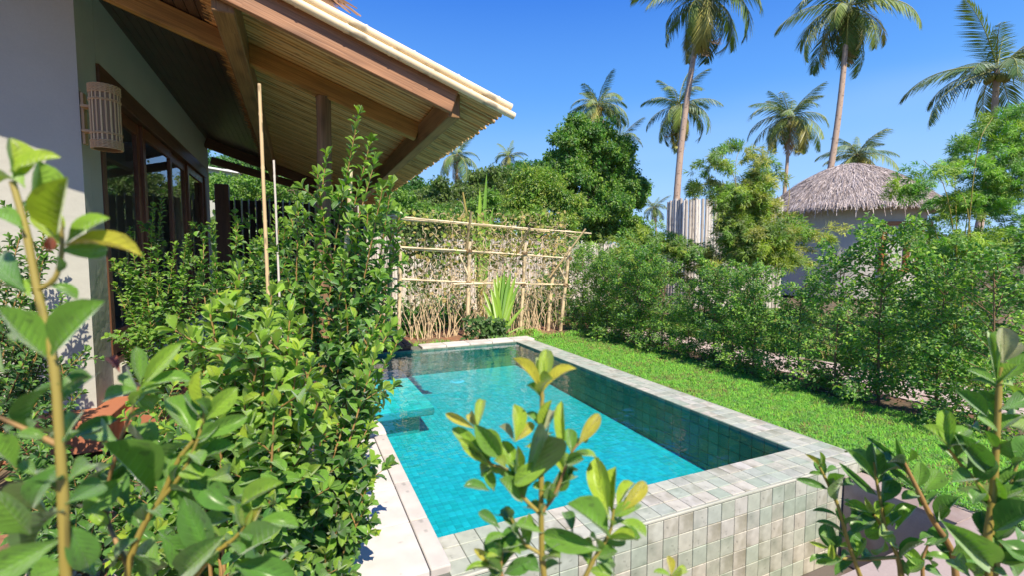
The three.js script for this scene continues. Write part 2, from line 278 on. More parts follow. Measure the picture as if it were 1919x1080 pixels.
{
  const r = rngOf(11), list = [], q = new THREE.Quaternion(), up = V(0, 1, 0);
  const put = (x, y, z, s, dry) => { q.setFromAxisAngle(up, r() * 6.283); const m = new THREE.Matrix4().compose(V(x, y, z), q, V(s, s * (0.7 + 0.5 * r()), s)); const k = 0.75 + 0.5 * r(); list.push({ m, c: dry ? lin(0.30 * k, 0.25 * k, 0.07 * k) : lin(lerp(0.14, 0.27, r()) * k, lerp(0.46, 0.55, r()) * k, 0.035 * k) }); };
  const inLawn = (x, z) => { const x0 = z < -1.75 ? 3.315 : lerp(3.24, 3.36, smooth(-1.7, 0.3, z)), x1 = lerp(4.62, 4.92, smooth(-3, 0.3, z)) + 0.05 * Math.sin(z * 5); return x > x0 && x < x1; };
  for (let i = 0; i < 40000; i++) { const z = lerp(-7.0, 0.3, Math.pow(r(), 0.8)), x = lerp(3.2, 5.0, r()); if (inLawn(x, z) && vnoise(x * 2.3 + 7, z * 2.3 + 30, 64, 8) > 0.13) put(x, -0.076, z, 0.65 + 0.4 * r(), r() < 0.04 + 0.2 * smooth(0.55, 0.7, vnoise(x * 3, z * 3, 64, 4))); }
  const o = instanced('lawn_grass', tuftGeo(5, 9, 0.05, 0.022), M.grassBlade, list); o.name = numbered('lawn_grass'); scene.add(o);
  tag(o, 'short bright green grass between the pool and the hedge', 'grass', null, 'stuff');
  list.length = 0;
  for (let i = 0; i < 9000; i++) { const z = lerp(-11, -6.75, r()), x = lerp(0.6, 4.6, r()), n = vnoise(x * 1.6, z * 1.6, 64, 14); if (n > (z > -7.1 ? 0.15 : z > -8.4 ? 0.72 : 0.4)) put(x, -0.1, z, 1.0 + r(), r() < 0.15); }
  for (let i = 0; i < 9000; i++) { const z = lerp(-8, -0.4, r()), x = lerp(6.1, 12, r() * r()); if (x > lerp(6.75, 6.1, smooth(-0.4, -8, z))) put(x, -0.098, z, 1.4 + r(), r() < 0.3); }
  const p = instanced('garden_grass', tuftGeo(6, 8, 0.06, 0.035), M.grassBlade, list); p.name = numbered('garden_grass'); scene.add(p);
  tag(p, 'rough grass around the bamboo trellis and along the concrete path', 'grass', null, 'stuff');
}

// ---------------------------------------------------------------- swimming pool
const X0 = 0.53, X1 = 3.0, X2 = 3.3, ZN = -2.05, ZF = -6.45, ZO = -1.75, WATER = -0.022;
function tileGeo(w, h, t, c, u0, v0) {    // faces +z, front at z = 0, chamfered edge
  const x = w / 2, y = h / 2, a = x - c, b = y - c, P = [], U = [], N = [];
  const quad = (p) => { const e1 = V(...p[1]).sub(V(...p[0])), e2 = V(...p[2]).sub(V(...p[0])), n = e1.cross(e2).normalize(); for (const i of [0, 1, 2, 0, 2, 3]) { P.push(...p[i]); N.push(n.x, n.y, n.z); U.push(u0 + (p[i][0] + x) / 0.42, v0 + (p[i][1] + y) / 0.42); } };
  quad([[-a, -b, 0], [a, -b, 0], [a, b, 0], [-a, b, 0]]);
  const o = [[-x, -y, -c], [x, -y, -c], [x, y, -c], [-x, y, -c]], n = [[-a, -b, 0], [a, -b, 0], [a, b, 0], [-a, b, 0]], k = [[-x, -y, -t], [x, -y, -t], [x, y, -t], [-x, y, -t]];
  for (let i = 0; i < 4; i++) { const j = (i + 1) % 4; quad([o[i], o[j], n[j], n[i]]); quad([k[i], k[j], o[j], o[i]]); }
  const g = new THREE.BufferGeometry(); g.setAttribute('position', new THREE.Float32BufferAttribute(P, 3)); g.setAttribute('normal', new THREE.Float32BufferAttribute(N, 3)); g.setAttribute('uv', new THREE.Float32BufferAttribute(U, 2)); return g;
}
{
  const pool = thing('swimming_pool', 'rectangular plunge pool clad in grey green stone tiles with turquoise water', 'pool'), r = rngOf(21);
  const face = { up: new THREE.Quaternion().setFromAxisAngle(V(1, 0, 0), -Math.PI / 2), front: new THREE.Quaternion(), right: new THREE.Quaternion().setFromAxisAngle(V(0, 1, 0), Math.PI / 2) };
  const geos = {}; const tileOf = (w, h) => { const k = w.toFixed(3) + h.toFixed(3); geos[k] ??= [0, 1, 2, 3].map((i) => tileGeo(w - 0.0032, h - 0.0032, 0.012, 0.0022, i * 0.27, i * 0.41)); return geos[k][r() * 4 | 0]; };
  const loose = [];
  function tile(x, y, z, w, h, f, single = true) {
    const g = tileOf(w, h), q = face[f].clone().multiply(new THREE.Quaternion().setFromEuler(new THREE.Euler((r() - 0.5) * 0.012, (r() - 0.5) * 0.012, (r() - 0.5) * 0.008)));
    const n = V(0, 0, 1).applyQuaternion(face[f]).multiplyScalar((r() - 0.5) * 0.0016);
    const m = M.tile[Math.min(17, r() * 18 | 0)];
    if (!single) { loose.push([g.clone().applyQuaternion(q).translate(x, y, z), r() * 3 | 0]); return; }
    const o = part(pool, 'tile', g, m); o.quaternion.copy(q); o.position.set(x + n.x, y + n.y, z + n.z);
  }
  // front wall, six rows, then the coping in front and on the right
  const cols = 28, dx = (X2 - X0) / cols;
  for (let j = 0; j < 6; j++) for (let i = 0; i < cols; i++) tile(X0 + dx * (i + 0.5), -0.016 - 0.1 * (j + 0.5), ZO, dx, 0.1, 'front', j < 6 && i > 0);
  for (let i = 0; i < cols; i++) for (let k = 0; k < 3; k++) tile(X0 + dx * (i + 0.5), 0, ZO - 0.016 - 0.0947 * (k + 0.5), dx, 0.0947, 'up', true);
  const rows = 44, dz = (ZF - ZN) / rows, wx = (X2 - 0.016 - X1) / 3;
  for (let i = 0; i < rows; i++) for (let k = 0; k < 3; k++) tile(X1 + wx * (k + 0.5), 0, ZN + dz * (i + 0.5), wx, -dz, 'up', i < 16);
  for (let i = 0; i < rows + 3; i++) tile(X2, -0.066, ZO - 0.05 - 0.1 * i, 0.1, 0.1, 'right', false);
  for (let k = 0; k < 3; k++) stuffPart(pool, 'tile', merged(loose.filter((l) => l[1] === k).map((l) => l[0])), M.tile[k * 6 + 1]);
  // rounded nosing along the front and right edges
  part(pool, 'edge_trim', merged([boxAt(X0, X2 + 0.002, -0.016, 0.001, ZO - 0.016, ZO + 0.003, 0.006), boxAt(X2 - 0.016, X2 + 0.003, -0.016, 0.0015, ZF, ZO - 0.017, 0.006)]), M.tile[4]);
  // masonry core (grout shows in the joints)
  part(pool, 'basin_wall', merged([boxAt(X0 - 0.3, X2 - 0.004, -0.66, -0.0045, ZO - 0.005, ZN, 0), boxAt(X1, X2 - 0.005, -0.66, -0.005, ZN - 0.001, ZF - 0.3, 0), boxAt(X0 - 0.3, X1, -0.66, -0.006, ZF, ZF - 0.29, 0), boxAt(X0 - 0.29, X0, -0.66, -0.03, ZN - 0.001, ZF, 0)]), M.grout);
  // basin lining below the water
  const P = [], C = []; const pieces = []; const pg = [0, 1, 2].map((i) => tileGeo(0.0975, 0.0975, 0.01, 0.002, i * 0.3, i * 0.2)), pf = [0, 1, 2].map((i) => tileGeo(0.0486, 0.0488, 0.006, 0.001, i * 0.3, i * 0.2));
  const put = (x, y, z, f, sy = 1) => { const wall = f !== 'up'; const g = (wall ? pg : pf)[r() * 3 | 0].clone(); g.scale(1, sy, 1).applyQuaternion(face[f] ?? f).translate(x, y, z); const k = wall ? 0.8 + 0.4 * r() : 0.90 + 0.22 * r() * r() + 0.08 * r(), c = wall ? [0.12 * k, (0.165 + 0.03 * r()) * k, 0.135 * k] : [0.50 * k, (0.62 + 0.05 * r()) * k, 0.56 * k], n = g.attributes.position.count, a = new Float32Array(n * 3); for (let i = 0; i < n; i++) a.set(c, i * 3); g.setAttribute('color', new THREE.BufferAttribute(a, 3)); pieces.push(g); };  // wall tiles: the missing sun is put into a darker green than the floor
  const left = new THREE.Quaternion().setFromAxisAngle(V(0, 1, 0), -Math.PI / 2), floorY = (z) => lerp(-0.47, -0.36, (z - ZN) / (ZF - ZN));
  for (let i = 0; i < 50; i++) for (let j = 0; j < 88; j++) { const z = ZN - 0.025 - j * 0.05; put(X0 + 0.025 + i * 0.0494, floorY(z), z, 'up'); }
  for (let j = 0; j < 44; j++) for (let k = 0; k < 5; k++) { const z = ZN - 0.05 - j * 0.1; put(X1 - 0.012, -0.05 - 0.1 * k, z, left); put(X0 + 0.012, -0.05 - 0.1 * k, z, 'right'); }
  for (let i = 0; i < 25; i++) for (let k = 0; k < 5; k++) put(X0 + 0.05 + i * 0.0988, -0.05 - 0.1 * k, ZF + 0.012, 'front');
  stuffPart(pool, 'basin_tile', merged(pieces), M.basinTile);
  const fl = new THREE.PlaneGeometry(X1 - X0, ZN - ZF); fl.rotateX(-Math.PI / 2).rotateX(Math.atan2(0.11, 4.4)).translate((X0 + X1) / 2, -0.420, (ZN + ZF) / 2); part(pool, 'basin_floor', fl, M.floorGrout);
  // seat slab just under the water, open below
  const q = []; for (let i = 0; i < 6; i++) for (let j = 0; j < 16; j++) { const g = pg[(i + j) % 3].clone().applyQuaternion(face.up).translate(X0 + 0.06 + i * 0.099, -0.125, -4.35 - j * 0.1), k = 0.85 + 0.3 * r(), n = g.attributes.position.count, a = new Float32Array(n * 3); for (let t = 0; t < n; t++) a.set([0.98 * k, 0.80 * k, 0.60 * k], t * 3); g.setAttribute('color', new THREE.BufferAttribute(a, 3)); q.push(g); }
  const seat = part(pool, 'seat_slab', boxAt(X0 + 0.012, X0 + 0.612, -0.21, -0.131, -5.9, -4.295, 0.02), M.tile[3]); const st = stuffPart(seat, 'tile', merged(q), M.basinTile); void st;
  const pier = part(pool, 'seat_support', boxAt(X0 + 0.012, X0 + 0.50, -0.45, -0.215, -5.9, -4.44, 0.01), M.tile[3]); void pier;
  // far lip of pale stone
  for (let i = 0; i < 5; i++) part(pool, 'coping_stone', boxAt(1.55 + i * 0.352, 1.55 + (i + 1) * 0.352 - 0.004, -0.02, 0.028, ZF - 0.27, ZF - 0.004, 0.012), M.paleStone[i % 2]);
  for (const [x, z] of [[atY(857, 716, -0.37), 0], [atY(1066, 693, -0.35), 1]].map((a) => [a[0].x, Math.max(a[0].z, ZF + 0.15)])) {
    const g = new THREE.LatheGeometry([[0, 0.014], [0.05, 0.014], [0.085, 0.010], [0.10, 0.0]].map((p) => new THREE.Vector2(...p)), 24); const d = part(pool, 'drain_cover', g, M.white); d.position.set(x, floorY(z) + 0.003, z);
    const slots = []; for (let i = 0; i < 7; i++) slots.push(boxAt(-0.05, 0.05, 0.014, 0.0165, -0.045 + i * 0.015, -0.039 + i * 0.015, 0)); part(d, 'grille', merged(slots), M.paleStone[1]);
  }
  const w = new THREE.PlaneGeometry(X1 - X0, ZN - ZF, 1, 1); w.rotateX(-Math.PI / 2).translate((X0 + X1) / 2, WATER, (ZN + ZF) / 2);
  const uv = w.attributes.uv, wp = w.attributes.position; for (let i = 0; i < 4; i++) uv.setXY(i, wp.getX(i), wp.getZ(i));
  struct('pool_water', w, M.water);
}
{ // pale slabs along the near left side of the pool
  const c = thing('pool_paving', 'row of pale cream stone slabs along the left pool edge', 'paving'), r = rngOf(31);
  const zs = [-1.80, -2.19, -2.60, -3.0, -3.38];
  for (let i = 0; i < 4; i++) { part(c, 'slab', boxAt(X0 - 0.075, X0 + 0.012, -0.03, 0.028, zs[i + 1] + 0.003, zs[i], 0.008), M.paleStone[0]); part(c, 'slab', boxAt(X0 - 0.40, X0 - 0.078, -0.03, 0.0265 + r() * 0.002, zs[i + 1] + 0.003 + (i % 2) * 0.05, zs[i] + (i ? ((i - 1) % 2) * 0.05 : 0), 0.008), M.paleStone[1]); }
  const s = new THREE.Shape(); s.moveTo(-0.9, 3.385); s.lineTo(0.53, 3.385); s.quadraticCurveTo(0.56, 3.78, 0.3, 3.86); s.lineTo(-0.9, 3.86); s.closePath();
  const g = new THREE.ExtrudeGeometry(s, { depth: 0.06, bevelEnabled: true, bevelSize: 0.012, bevelThickness: 0.012, bevelSegments: 2, curveSegments: 12 }); g.rotateX(-Math.PI / 2).translate(0, -0.03, 0);
  part(c, 'slab', g, M.paleStone[1]);
}
{ // concrete kerb and gutter in front of the pool
  const k = thing('concrete_gutter', 'pinkish concrete channel and kerb below the tiled front of the pool', 'gutter');
  part(k, 'kerb', merged([boxAt(3.05, 3.24, -0.7, -0.075, -1.745, -1.19, 0.006), boxAt(3.242, 3.30, -0.5, -0.072, -1.745, -1.19, 0.006)]), M.concrete);
  const ap = sheet([[0.0, -1.188], [3.30, -1.188], [3.36, -0.5], [3.1, -0.72], [2.2, -0.93], [0.0, -0.95]], -0.078, 0.8); part(k, 'apron', ap, M.concrete);
  part(k, 'channel_wall', boxAt(-0.4, 3.3, -0.72, -0.0815, -1.189, -1.09, 0), M.concrete);
  part(k, 'channel_floor', boxAt(-0.4, 3.05, -0.7, -0.615, -1.75, -1.19, 0), M.gutter);
}
{ // pebbles on the near planting bed
  const r = rngOf(41), list = [], g = new THREE.IcosahedronGeometry(1, 1); { const p = g.attributes.position; for (let i = 0; i < p.count; i++) { const k = 0.85 + 0.3 * hash(Math.round(p.getX(i) * 50), Math.round(p.getY(i) * 50 + p.getZ(i) * 999), 4); p.setXYZ(i, p.getX(i) * k, p.getY(i) * k * 0.6, p.getZ(i) * k); } g.computeVertexNormals(); }
  for (let i = 0; i < 5200; i++) { const x = lerp(-1.4, 3.6, r()), z = lerp(-1.02, 0.2, r()); if (x > 3.2 && z < -0.6) continue; const s = 0.006 + 0.012 * r() * r(), k = 0.4 + 0.8 * r(); list.push({ m: new THREE.Matrix4().compose(V(x, -0.114, z), new THREE.Quaternion().setFromEuler(new THREE.Euler(r(), r() * 6, r())), V(s, s, s)), c: lin(0.52 * k, 0.45 * k, 0.38 * k) }); }
  for (let i = 0; i < 3000; i++) { const x = lerp(-1.3, 0.1, r()), z = lerp(-3.4, -1.0, r()); const s = 0.006 + 0.016 * r() * r(), k = 0.4 + 0.9 * r(); list.push({ m: new THREE.Matrix4().compose(V(x, -0.112, z), new THREE.Quaternion().setFromEuler(new THREE.Euler(r(), r() * 6, r())), V(s, s, s)), c: lin(0.55 * k, 0.45 * k, 0.36 * k) }); }
  const o = instanced('pebbles', g, mat({ color: lin(1, 1, 1), roughness: 0.9 }), list); o.name = numbered('pebbles'); scene.add(o); tag(o, 'small grey and tan pebbles scattered over the planting soil', 'pebbles', null, 'stuff');
}

// ---------------------------------------------------------------- villa on the left
const ceilY = (x) => 2.40 + 0.345 * (1.5 - x), XW = -1.45, ZC = -4.6;
{
  const v = thing('villa', 'cream plastered villa with sliding glass doors and a wide bamboo lined roof', 'villa'), r = rngOf(51);
  // walls
  part(v, 'wall', boxAt(XW - 0.15, XW, 0, 3.43, -4.98, ZC - 0.151, 0.004), M.plaster); part(v, 'wall', boxAt(XW - 0.15, XW, 2.85, 3.43, -9.9, -4.981, 0), M.plaster); part(v, 'wall', boxAt(XW - 0.15, XW, 0, 3.43, -10.3, -9.901, 0.004), M.plaster);
  { const s = new THREE.Shape(); s.moveTo(-7, 0); s.lineTo(XW, 0); s.lineTo(XW, ceilY(XW) - 0.01); s.lineTo(-7, ceilY(-7) - 0.01); s.closePath(); const g = new THREE.ExtrudeGeometry(s, { depth: 0.15, bevelEnabled: false }); g.translate(0, 0, ZC - 0.15); const gg = g.clone(); part(v, 'wall', metric(g), M.plaster); part(v, 'wall', metric(gg.translate(-0.155, 0, -5.54)), M.plaster); }
  part(v, 'door_sill', boxAt(XW - 0.15, XW + 0.06, -0.12, 0.36, -9.9, -4.985, 0.006), M.plaster, 'pale plastered sill below the sliding doors');
  // plinth step and terrace
  part(v, 'plinth_step', boxAt(-2.4, XW + 0.16, -0.12, 0.12, ZC - 0.3, ZC + 0.34, 0.01), M.terracotta, 'terracotta step at the foot of the corner');
  for (let i = 0; i < 6; i++) for (let j = 0; j < 9; j++) part(v, 'terrace_tile', boxAt(XW + 0.07 + i * 0.3, XW + 0.066 + (i + 1) * 0.3, -0.1, 0.055 + r() * 0.003, -4.9 - j * 0.3, -4.604 - j * 0.3, 0.004), M.terracotta);
  // room behind the glass
  part(v, 'room', merged([boxAt(-5, XW - 0.3, 0.2, 0.3, -9.9, -4.99, 0), boxAt(-5.1, -5, 0.2, 3.3, -9.9, -4.99, 0), boxAt(-5, XW - 0.16, 3.2, 3.3, -9.9, -4.99, 0)]), M.dark, 'plastered room behind the glass');
  { // hanging curtains in folds
    for (const [z0, z1] of [[-6.05, -5.1], [-9.85, -9.2]]) { const P = [], n = 60; for (let i = 0; i <= n; i++) { const z = lerp(z0, z1, i / n), x = XW - 0.32 + 0.03 * Math.sin(i * 1.1) + 0.008 * Math.sin(i * 2.7); P.push([x, z]); }
      const g = new THREE.PlaneGeometry(1, 1, n, 1), p = g.attributes.position; for (let i = 0; i < p.count; i++) { const q = P[i % (n + 1)]; p.setXYZ(i, q[0], i > n ? 0.34 : 2.8, q[1]); } g.computeVertexNormals(); part(v, 'curtain', g, M.curtain); }
  }
  // sliding doors: frame, three leaves with panes
  const zp = [-5.0, -6.24, -7.52, -8.5, -9.88], F = part(v, 'door_frame', merged([boxAt(XW - 0.1, XW + 0.025, 2.68, 2.86, -9.9, -4.97, 0.006), boxAt(XW - 0.1, XW + 0.012, 0.36, 2.68, -5.06, -4.972, 0.006), boxAt(XW - 0.1, XW + 0.012, 0.36, 2.68, -9.9, -9.78, 0.006), boxAt(XW - 0.1, XW + 0.012, 0.361, 0.42, -9.78, -5.06, 0.004)]), M.beamDark); void F;
  for (let i = 0; i < 4; i++) {
    const a = zp[i] - (i ? 0 : 0.062), b = zp[i + 1] + (i === 3 ? 0.1 : 0), x = XW - 0.06 + (i % 2) * 0.028, d = part(v, 'sliding_door', merged([boxAt(x - 0.02, x + 0.02, 0.425, 2.675, a - 0.1, a - 0.002, 0.004), boxAt(x - 0.02, x + 0.02, 0.425, 2.675, b + 0.002, b + 0.09, 0.004), boxAt(x - 0.019, x + 0.019, 2.56, 2.672, b + 0.09, a - 0.1, 0.004), boxAt(x - 0.019, x + 0.019, 0.427, 0.64, b + 0.09, a - 0.1, 0.004)]), M.doorWood);
    { const g = new THREE.PlaneGeometry(a - 0.1 - b - 0.09, 1.92); g.rotateY(Math.PI / 2).translate(x, 1.6, (a - 0.1 + b + 0.09) / 2); part(d, 'glass_pane', g, M.glass); }
    part(d, 'handle', boxAt(x + 0.021, x + 0.045, 1.25, 1.5, a - 0.075, a - 0.05, 0.006), M.beamDark);
  }
  // ceiling: dark boards by the wall, bamboo mat beyond
  const sl = Math.atan(0.345), slope = (g) => g; void slope;
  for (let i = 0; i < 11; i++) { const x0 = XW + i * 0.082, x1 = x0 + 0.078, g = box(0.078 / Math.cos(sl), 0.014, 6.9, 0.003); g.rotateZ(-sl).translate((x0 + x1) / 2, ceilY((x0 + x1) / 2) + 0.012, -8.05 + 1.0); part(v, 'ceiling_board', g, M.darkBoard); }
  for (let i = 0; i < 7; i++) { const z1 = -10.05 - i * 0.09, g = beamGeo(V(XW, ceilY(XW) + 0.012, z1), V(-0.62, ceilY(-0.62) + 0.012, z1), 0.085, 0.014, 0.003); part(v, 'ceiling_board', g, M.darkBoard); }
  const culms = []; for (let z = -3.44; z > -10.75; z -= 0.0275) { const xa = -0.58 + (r() - 0.5) * 0.05, xb = 1.50 + (r() - 0.5) * 0.035, pts = [], rr = [], R = 0.0105 + r() * 0.004, L = xb - xa; let s = r() * 0.3; const a = V(xa, ceilY(xa) + 0.014, z), b = V(xb, ceilY(xb) + 0.014 - r() * 0.006, z + (r() - 0.5) * 0.012); pts.push(a); rr.push(R); for (; s < L; s += 0.28 + r() * 0.1) { if (s < 0.02) continue; for (const [o, k] of [[-0.012, 1], [0, 1.22], [0.012, 1]]) { pts.push(a.clone().lerp(b, (s + o) / L)); rr.push(R * k); } } pts.push(b); rr.push(R); const g = tube(pts, (t) => rr[Math.round(t * (pts.length - 1))], 6), uv = g.attributes.uv, ou = r(), ov = r(); for (let i = 0; i < uv.count; i++) uv.setXY(i, uv.getX(i) * 0.5 + ou, uv.getY(i) * 2 + ov); culms.push(g); }
  for (let k = 0; k < 3; k++) stuffPart(v, 'bamboo_ceiling', merged(culms.filter((q, i) => (i * 7 + (i >> 2)) % 3 === k)), M.bambooCeil[k]);
  // roof deck above the lining and thatch over the upper slope
  { const a = V(-7, ceilY(-7) + 0.07, 0), b = V(1.47, ceilY(1.47) + 0.07, 0), g = beamGeo(a, b, 7.3, 0.05, 0); part(v, 'roof_deck', g.translate(0, 0, -7.1), M.beamDark); }
  part(v, 'verge_pole', bambooPole(V(-1.6, ceilY(-1.6) + 0.008, -3.405), V(1.56, ceilY(1.56) + 0.004, -3.405), 0.031, r, 12, 0.002), M.bambooPale); part(v, 'verge_pole', bambooPole(V(-1.6, ceilY(-1.6) + 0.075, -3.43), V(1.545, ceilY(1.545) + 0.07, -3.43), 0.034, r, 12, 0.002), M.bambooPale);
  part(v, 'fascia_board', beamGeo(V(-1.6, ceilY(-1.6) - 0.09, -3.475), V(1.1, ceilY(1.1) - 0.09, -3.475), 0.05, 0.18, 0.01), M.fascia);
  part(v, 'rafter', beamGeo(V(-1.47, ceilY(-1.47) - 0.085, -4.5), V(1.06, ceilY(1.06) - 0.085, -4.5), 0.09, 0.16, 0.012), M.beam); part(v, 'rafter', beamGeo(V(-1.44, ceilY(-1.44) - 0.09, -10.0), V(1.06, ceilY(1.06) - 0.09, -10.0), 0.09, 0.17, 0.012), M.beamDark);
  part(v, 'purlin', beamGeo(V(1.105, ceilY(1.105) - 0.10, -3.502), V(1.105, ceilY(1.105) - 0.10, -10.75), 0.10, 0.19, 0.012), M.purlin); part(v, 'purlin', beamGeo(V(-0.38, ceilY(-0.38) - 0.125, -3.502), V(-0.38, ceilY(-0.38) - 0.125, -10.75), 0.13, 0.235, 0.012), M.purlin); part(v, 'end_beam', beamGeo(V(-1.44, ceilY(-1.44) - 0.3, -10.55), V(1.1, ceilY(1.1) - 0.08, -10.55), 0.08, 0.14, 0.01), M.beamDark);
  { const pts = [], top = ceilY(0.23) - 0.165; for (let i = 0; i <= 14; i++) { const t = i / 14; pts.push(V(0.20 + 0.03 * t + 0.008 * Math.sin(t * 9), lerp(-0.1, top, t), -4.5 + 0.006 * Math.cos(t * 7))); } const g = tube(pts, (t) => 0.068 - 0.008 * t + 0.003 * Math.sin(t * 40), 14), p = g.attributes.position, n = g.attributes.normal; for (let i = 0; i < p.count; i++) { const d = 0.012 * (vnoise(Math.atan2(n.getX(i), n.getZ(i)) * 2.5 + 9, p.getY(i) * 1.2, 64, 3) - 0.5); p.setXYZ(i, p.getX(i) + n.getX(i) * d * 2, p.getY(i), p.getZ(i) + n.getZ(i) * d * 2); } g.computeVertexNormals(); part(v, 'post', g, M.post); }
  // thatch on the upper roof with its fringe over the verge
  const strip = (a, b, w) => { const d = b.clone().sub(a), L = d.length(), g = new THREE.PlaneGeometry(w, L, 1, 3), p = g.attributes.position; for (let i = 0; i < p.count; i++) { const y = p.getY(i) / L + 0.5; p.setX(i, p.getX(i) * (1 - 0.7 * y * y)); p.setZ(i, Math.abs(p.getX(i)) * 0.4 - 0.1 * L * y * y); } g.translate(0, L / 2, 0); g.applyQuaternion(new THREE.Quaternion().setFromUnitVectors(V(0, 1, 0), d.normalize())).translate(a.x, a.y, a.z); const k = 0.5 + 0.7 * r(), n = g.attributes.position.count, c = new Float32Array(n * 3); for (let i = 0; i < n; i++) c.set([0.34 * k, 0.20 * k, 0.12 * k], i * 3); g.setAttribute('color', new THREE.BufferAttribute(c, 3)); return g; };
  const st = []; for (let i = 0; i < 900; i++) { const x = lerp(-1.6, 0.1, r()), z = lerp(-3.42, -6.2, Math.pow(r(), 1.6)), a = V(x, ceilY(x) + 0.17 + 0.10 * r(), z); st.push(strip(a, a.clone().add(V(0.20 + 0.2 * r(), -0.10 - 0.06 * r(), 0.16 * (r() - 0.35))), 0.02 + 0.014 * r())); }
  for (let i = 0; i < 160; i++) { const x = lerp(-1.6, 0.12, r()), a = V(x, ceilY(x) + 0.20 + 0.08 * r(), -3.44); st.push(strip(a, a.clone().add(V(0.08 + 0.16 * r(), -0.05 - 0.14 * r(), 0.05 + 0.06 * r())), 0.012 + 0.012 * r())); }
  M.thatchBrown.vertexColors = true; M.thatchBrown.side = THREE.DoubleSide; stuffPart(v, 'thatch', merged(st), M.thatchBrown);
  part(v, 'thatch_core', beamGeo(V(-7, ceilY(-7) + 0.15, -7), V(0.05, ceilY(0.05) + 0.15, -7), 7.0, 0.10, 0.03), mat({ color: lin(0.2, 0.13, 0.08), roughness: 1 }));
}
{ // woven wall lamp
  const c = [-1.27, 2.32, -4.50], l = thing('wall_lamp', 'woven bamboo wall lamp fixed beside the glass doors', 'lamp', c), r = 0.088, h = 0.46;
  part(l, 'shade', new THREE.LatheGeometry([[r - 0.004, -h / 2], [r - 0.002, 0], [r - 0.004, h / 2], [r - 0.008, h / 2], [r - 0.006, 0], [r - 0.008, -h / 2], [r - 0.004, -h / 2]].map((p) => new THREE.Vector2(...p)), 28), mat({ color: lin(0.30, 0.21, 0.13), roughness: 0.9, transmission: 0.3, thickness: 0, side: THREE.DoubleSide }));
  for (let i = 0; i < 20; i++) { const a = i / 20 * 6.283, g = box(0.011, h - 0.02, 0.006, 0.002); g.translate(0, 0, r).rotateY(a); part(l, 'slat', g, i % 2 ? M.wicker : M.bamboo); }
  for (const [y, n] of [[h / 2 - 0.03, 7], [-h / 2 + 0.03, 7], [0.12, 2], [-0.12, 2]]) { const g = []; for (let k = 0; k < n; k++) { const pts = []; for (let i = 0; i <= 60; i++) { const a = i / 60 * 6.283; pts.push(V(Math.cos(a) * (r + 0.003 + 0.004 * Math.sin(i * 3.14159 / 1.5 + k * 3.14)), y + (k - (n - 1) / 2) * 0.009, Math.sin(a) * (r + 0.003 + 0.004 * Math.sin(i * 3.14159 / 1.5 + k * 3.14)))); } g.push(tube(pts, 0.0042, 5, false)); } part(l, 'woven_band', merged(g), M.wicker); }
  part(l, 'wall_plate', boxAt(XW + 1.27 + 0.002, XW + 1.27 + 0.022, -0.18, 0.20, -0.17, -0.11, 0.004).translate(0, 0, 0), M.wicker); part(l, 'arm', merged([boxAt(-0.162, -0.06, 0.08, 0.10, -0.13, -0.05, 0.004), boxAt(-0.162, -0.06, -0.10, -0.08, -0.13, -0.05, 0.004)]), M.wicker);
}
{ // timber deck beside and beyond the pool
  const d = thing('timber_deck', 'dark brown timber deck of long boards at the far left pool corner', 'deck'), r = rngOf(61);
  for (let i = 0; i < 13; i++) { const x1 = 1.42 - i * 0.105; part(d, 'plank', boxAt(x1 - 0.096, x1, 0.045, 0.072 + r() * 0.003, -9.0 + r() * 0.05, i * 0.105 > 0.93 ? -3.88 : -6.47, 0.006), M.deck); }
  for (let i = 0; i < 6; i++) { const x1 = 0.05 - i * 0.105; part(d, 'plank', boxAt(x1 - 0.096, x1, 0.045, 0.072 + r() * 0.003, -9.0 + r() * 0.05, -3.88, 0.006), M.deck); }
  part(d, 'joist', merged([boxAt(0.5, 1.40, -0.1, 0.044, -6.56, -6.50, 0), boxAt(0.5, 1.40, -0.1, 0.044, -8.8, -8.72, 0), boxAt(-0.55, 0.5, -0.1, 0.044, -3.98, -3.92, 0)]), M.deck);
}
// ---------------------------------------------------------------- fences
function poleFence(name, label, cat, path, height, r0, seed, mats, rail = true) {   // path: [x, z] corners
  const f = thing(name, label, cat), r = rngOf(seed); let k = 0;
  const geos = [0, 1, 2, 3, 4].map((i) => { const g = bambooPole(V(0, 0, 0), V(0, 1, 0), r0, r, 7, 0.01), uv = g.attributes.uv; for (let j = 0; j < uv.count; j++) uv.setXY(j, uv.getX(j) * 1.5 + i * 0.2, uv.getY(j) * 3); return g; });
  for (let s = 0; s < path.length - 1; s++) {
    const a = V(path[s][0], 0, path[s][1]), b = V(path[s + 1][0], 0, path[s + 1][1]), L = a.distanceTo(b);
    for (let t = 0; t < L; t += r0 * 1.86) { const p = a.clone().lerp(b, t / L), y0 = groundY(p.x, p.z) - 0.05, h = height(p.x, p.z, k) + (r() - 0.5) * 0.09; const o = part(f, 'pole', geos[r() * 5 | 0], mats[r() * mats.length | 0]); o.position.set(p.x, y0, p.z + (r() - 0.5) * 0.02); o.scale.set(1, h - y0, 1); o.rotation.set((r() - 0.5) * 0.012, r() * 6, (r() - 0.5) * 0.016); k++; }
    if (rail) for (const y of [0.45, 1.35]) { const q = bambooPole(a.clone().setY(y).add(V(0, 0, -r0 * 1.9)), b.clone().setY(y).add(V(0, 0, -r0 * 1.9)), r0 * 0.8, r); part(f, 'rail', q, mats[1]); }
  }
  return f;
}
poleFence('bamboo_fence', 'long pale bamboo pole fence behind the trellis', 'fence', [[1.25, -11.5], [8.6, -11.5]], (x) => lerp(1.86, 1.70, (x - 1.25) / 7.3), 0.032, 71, M.fencePole);
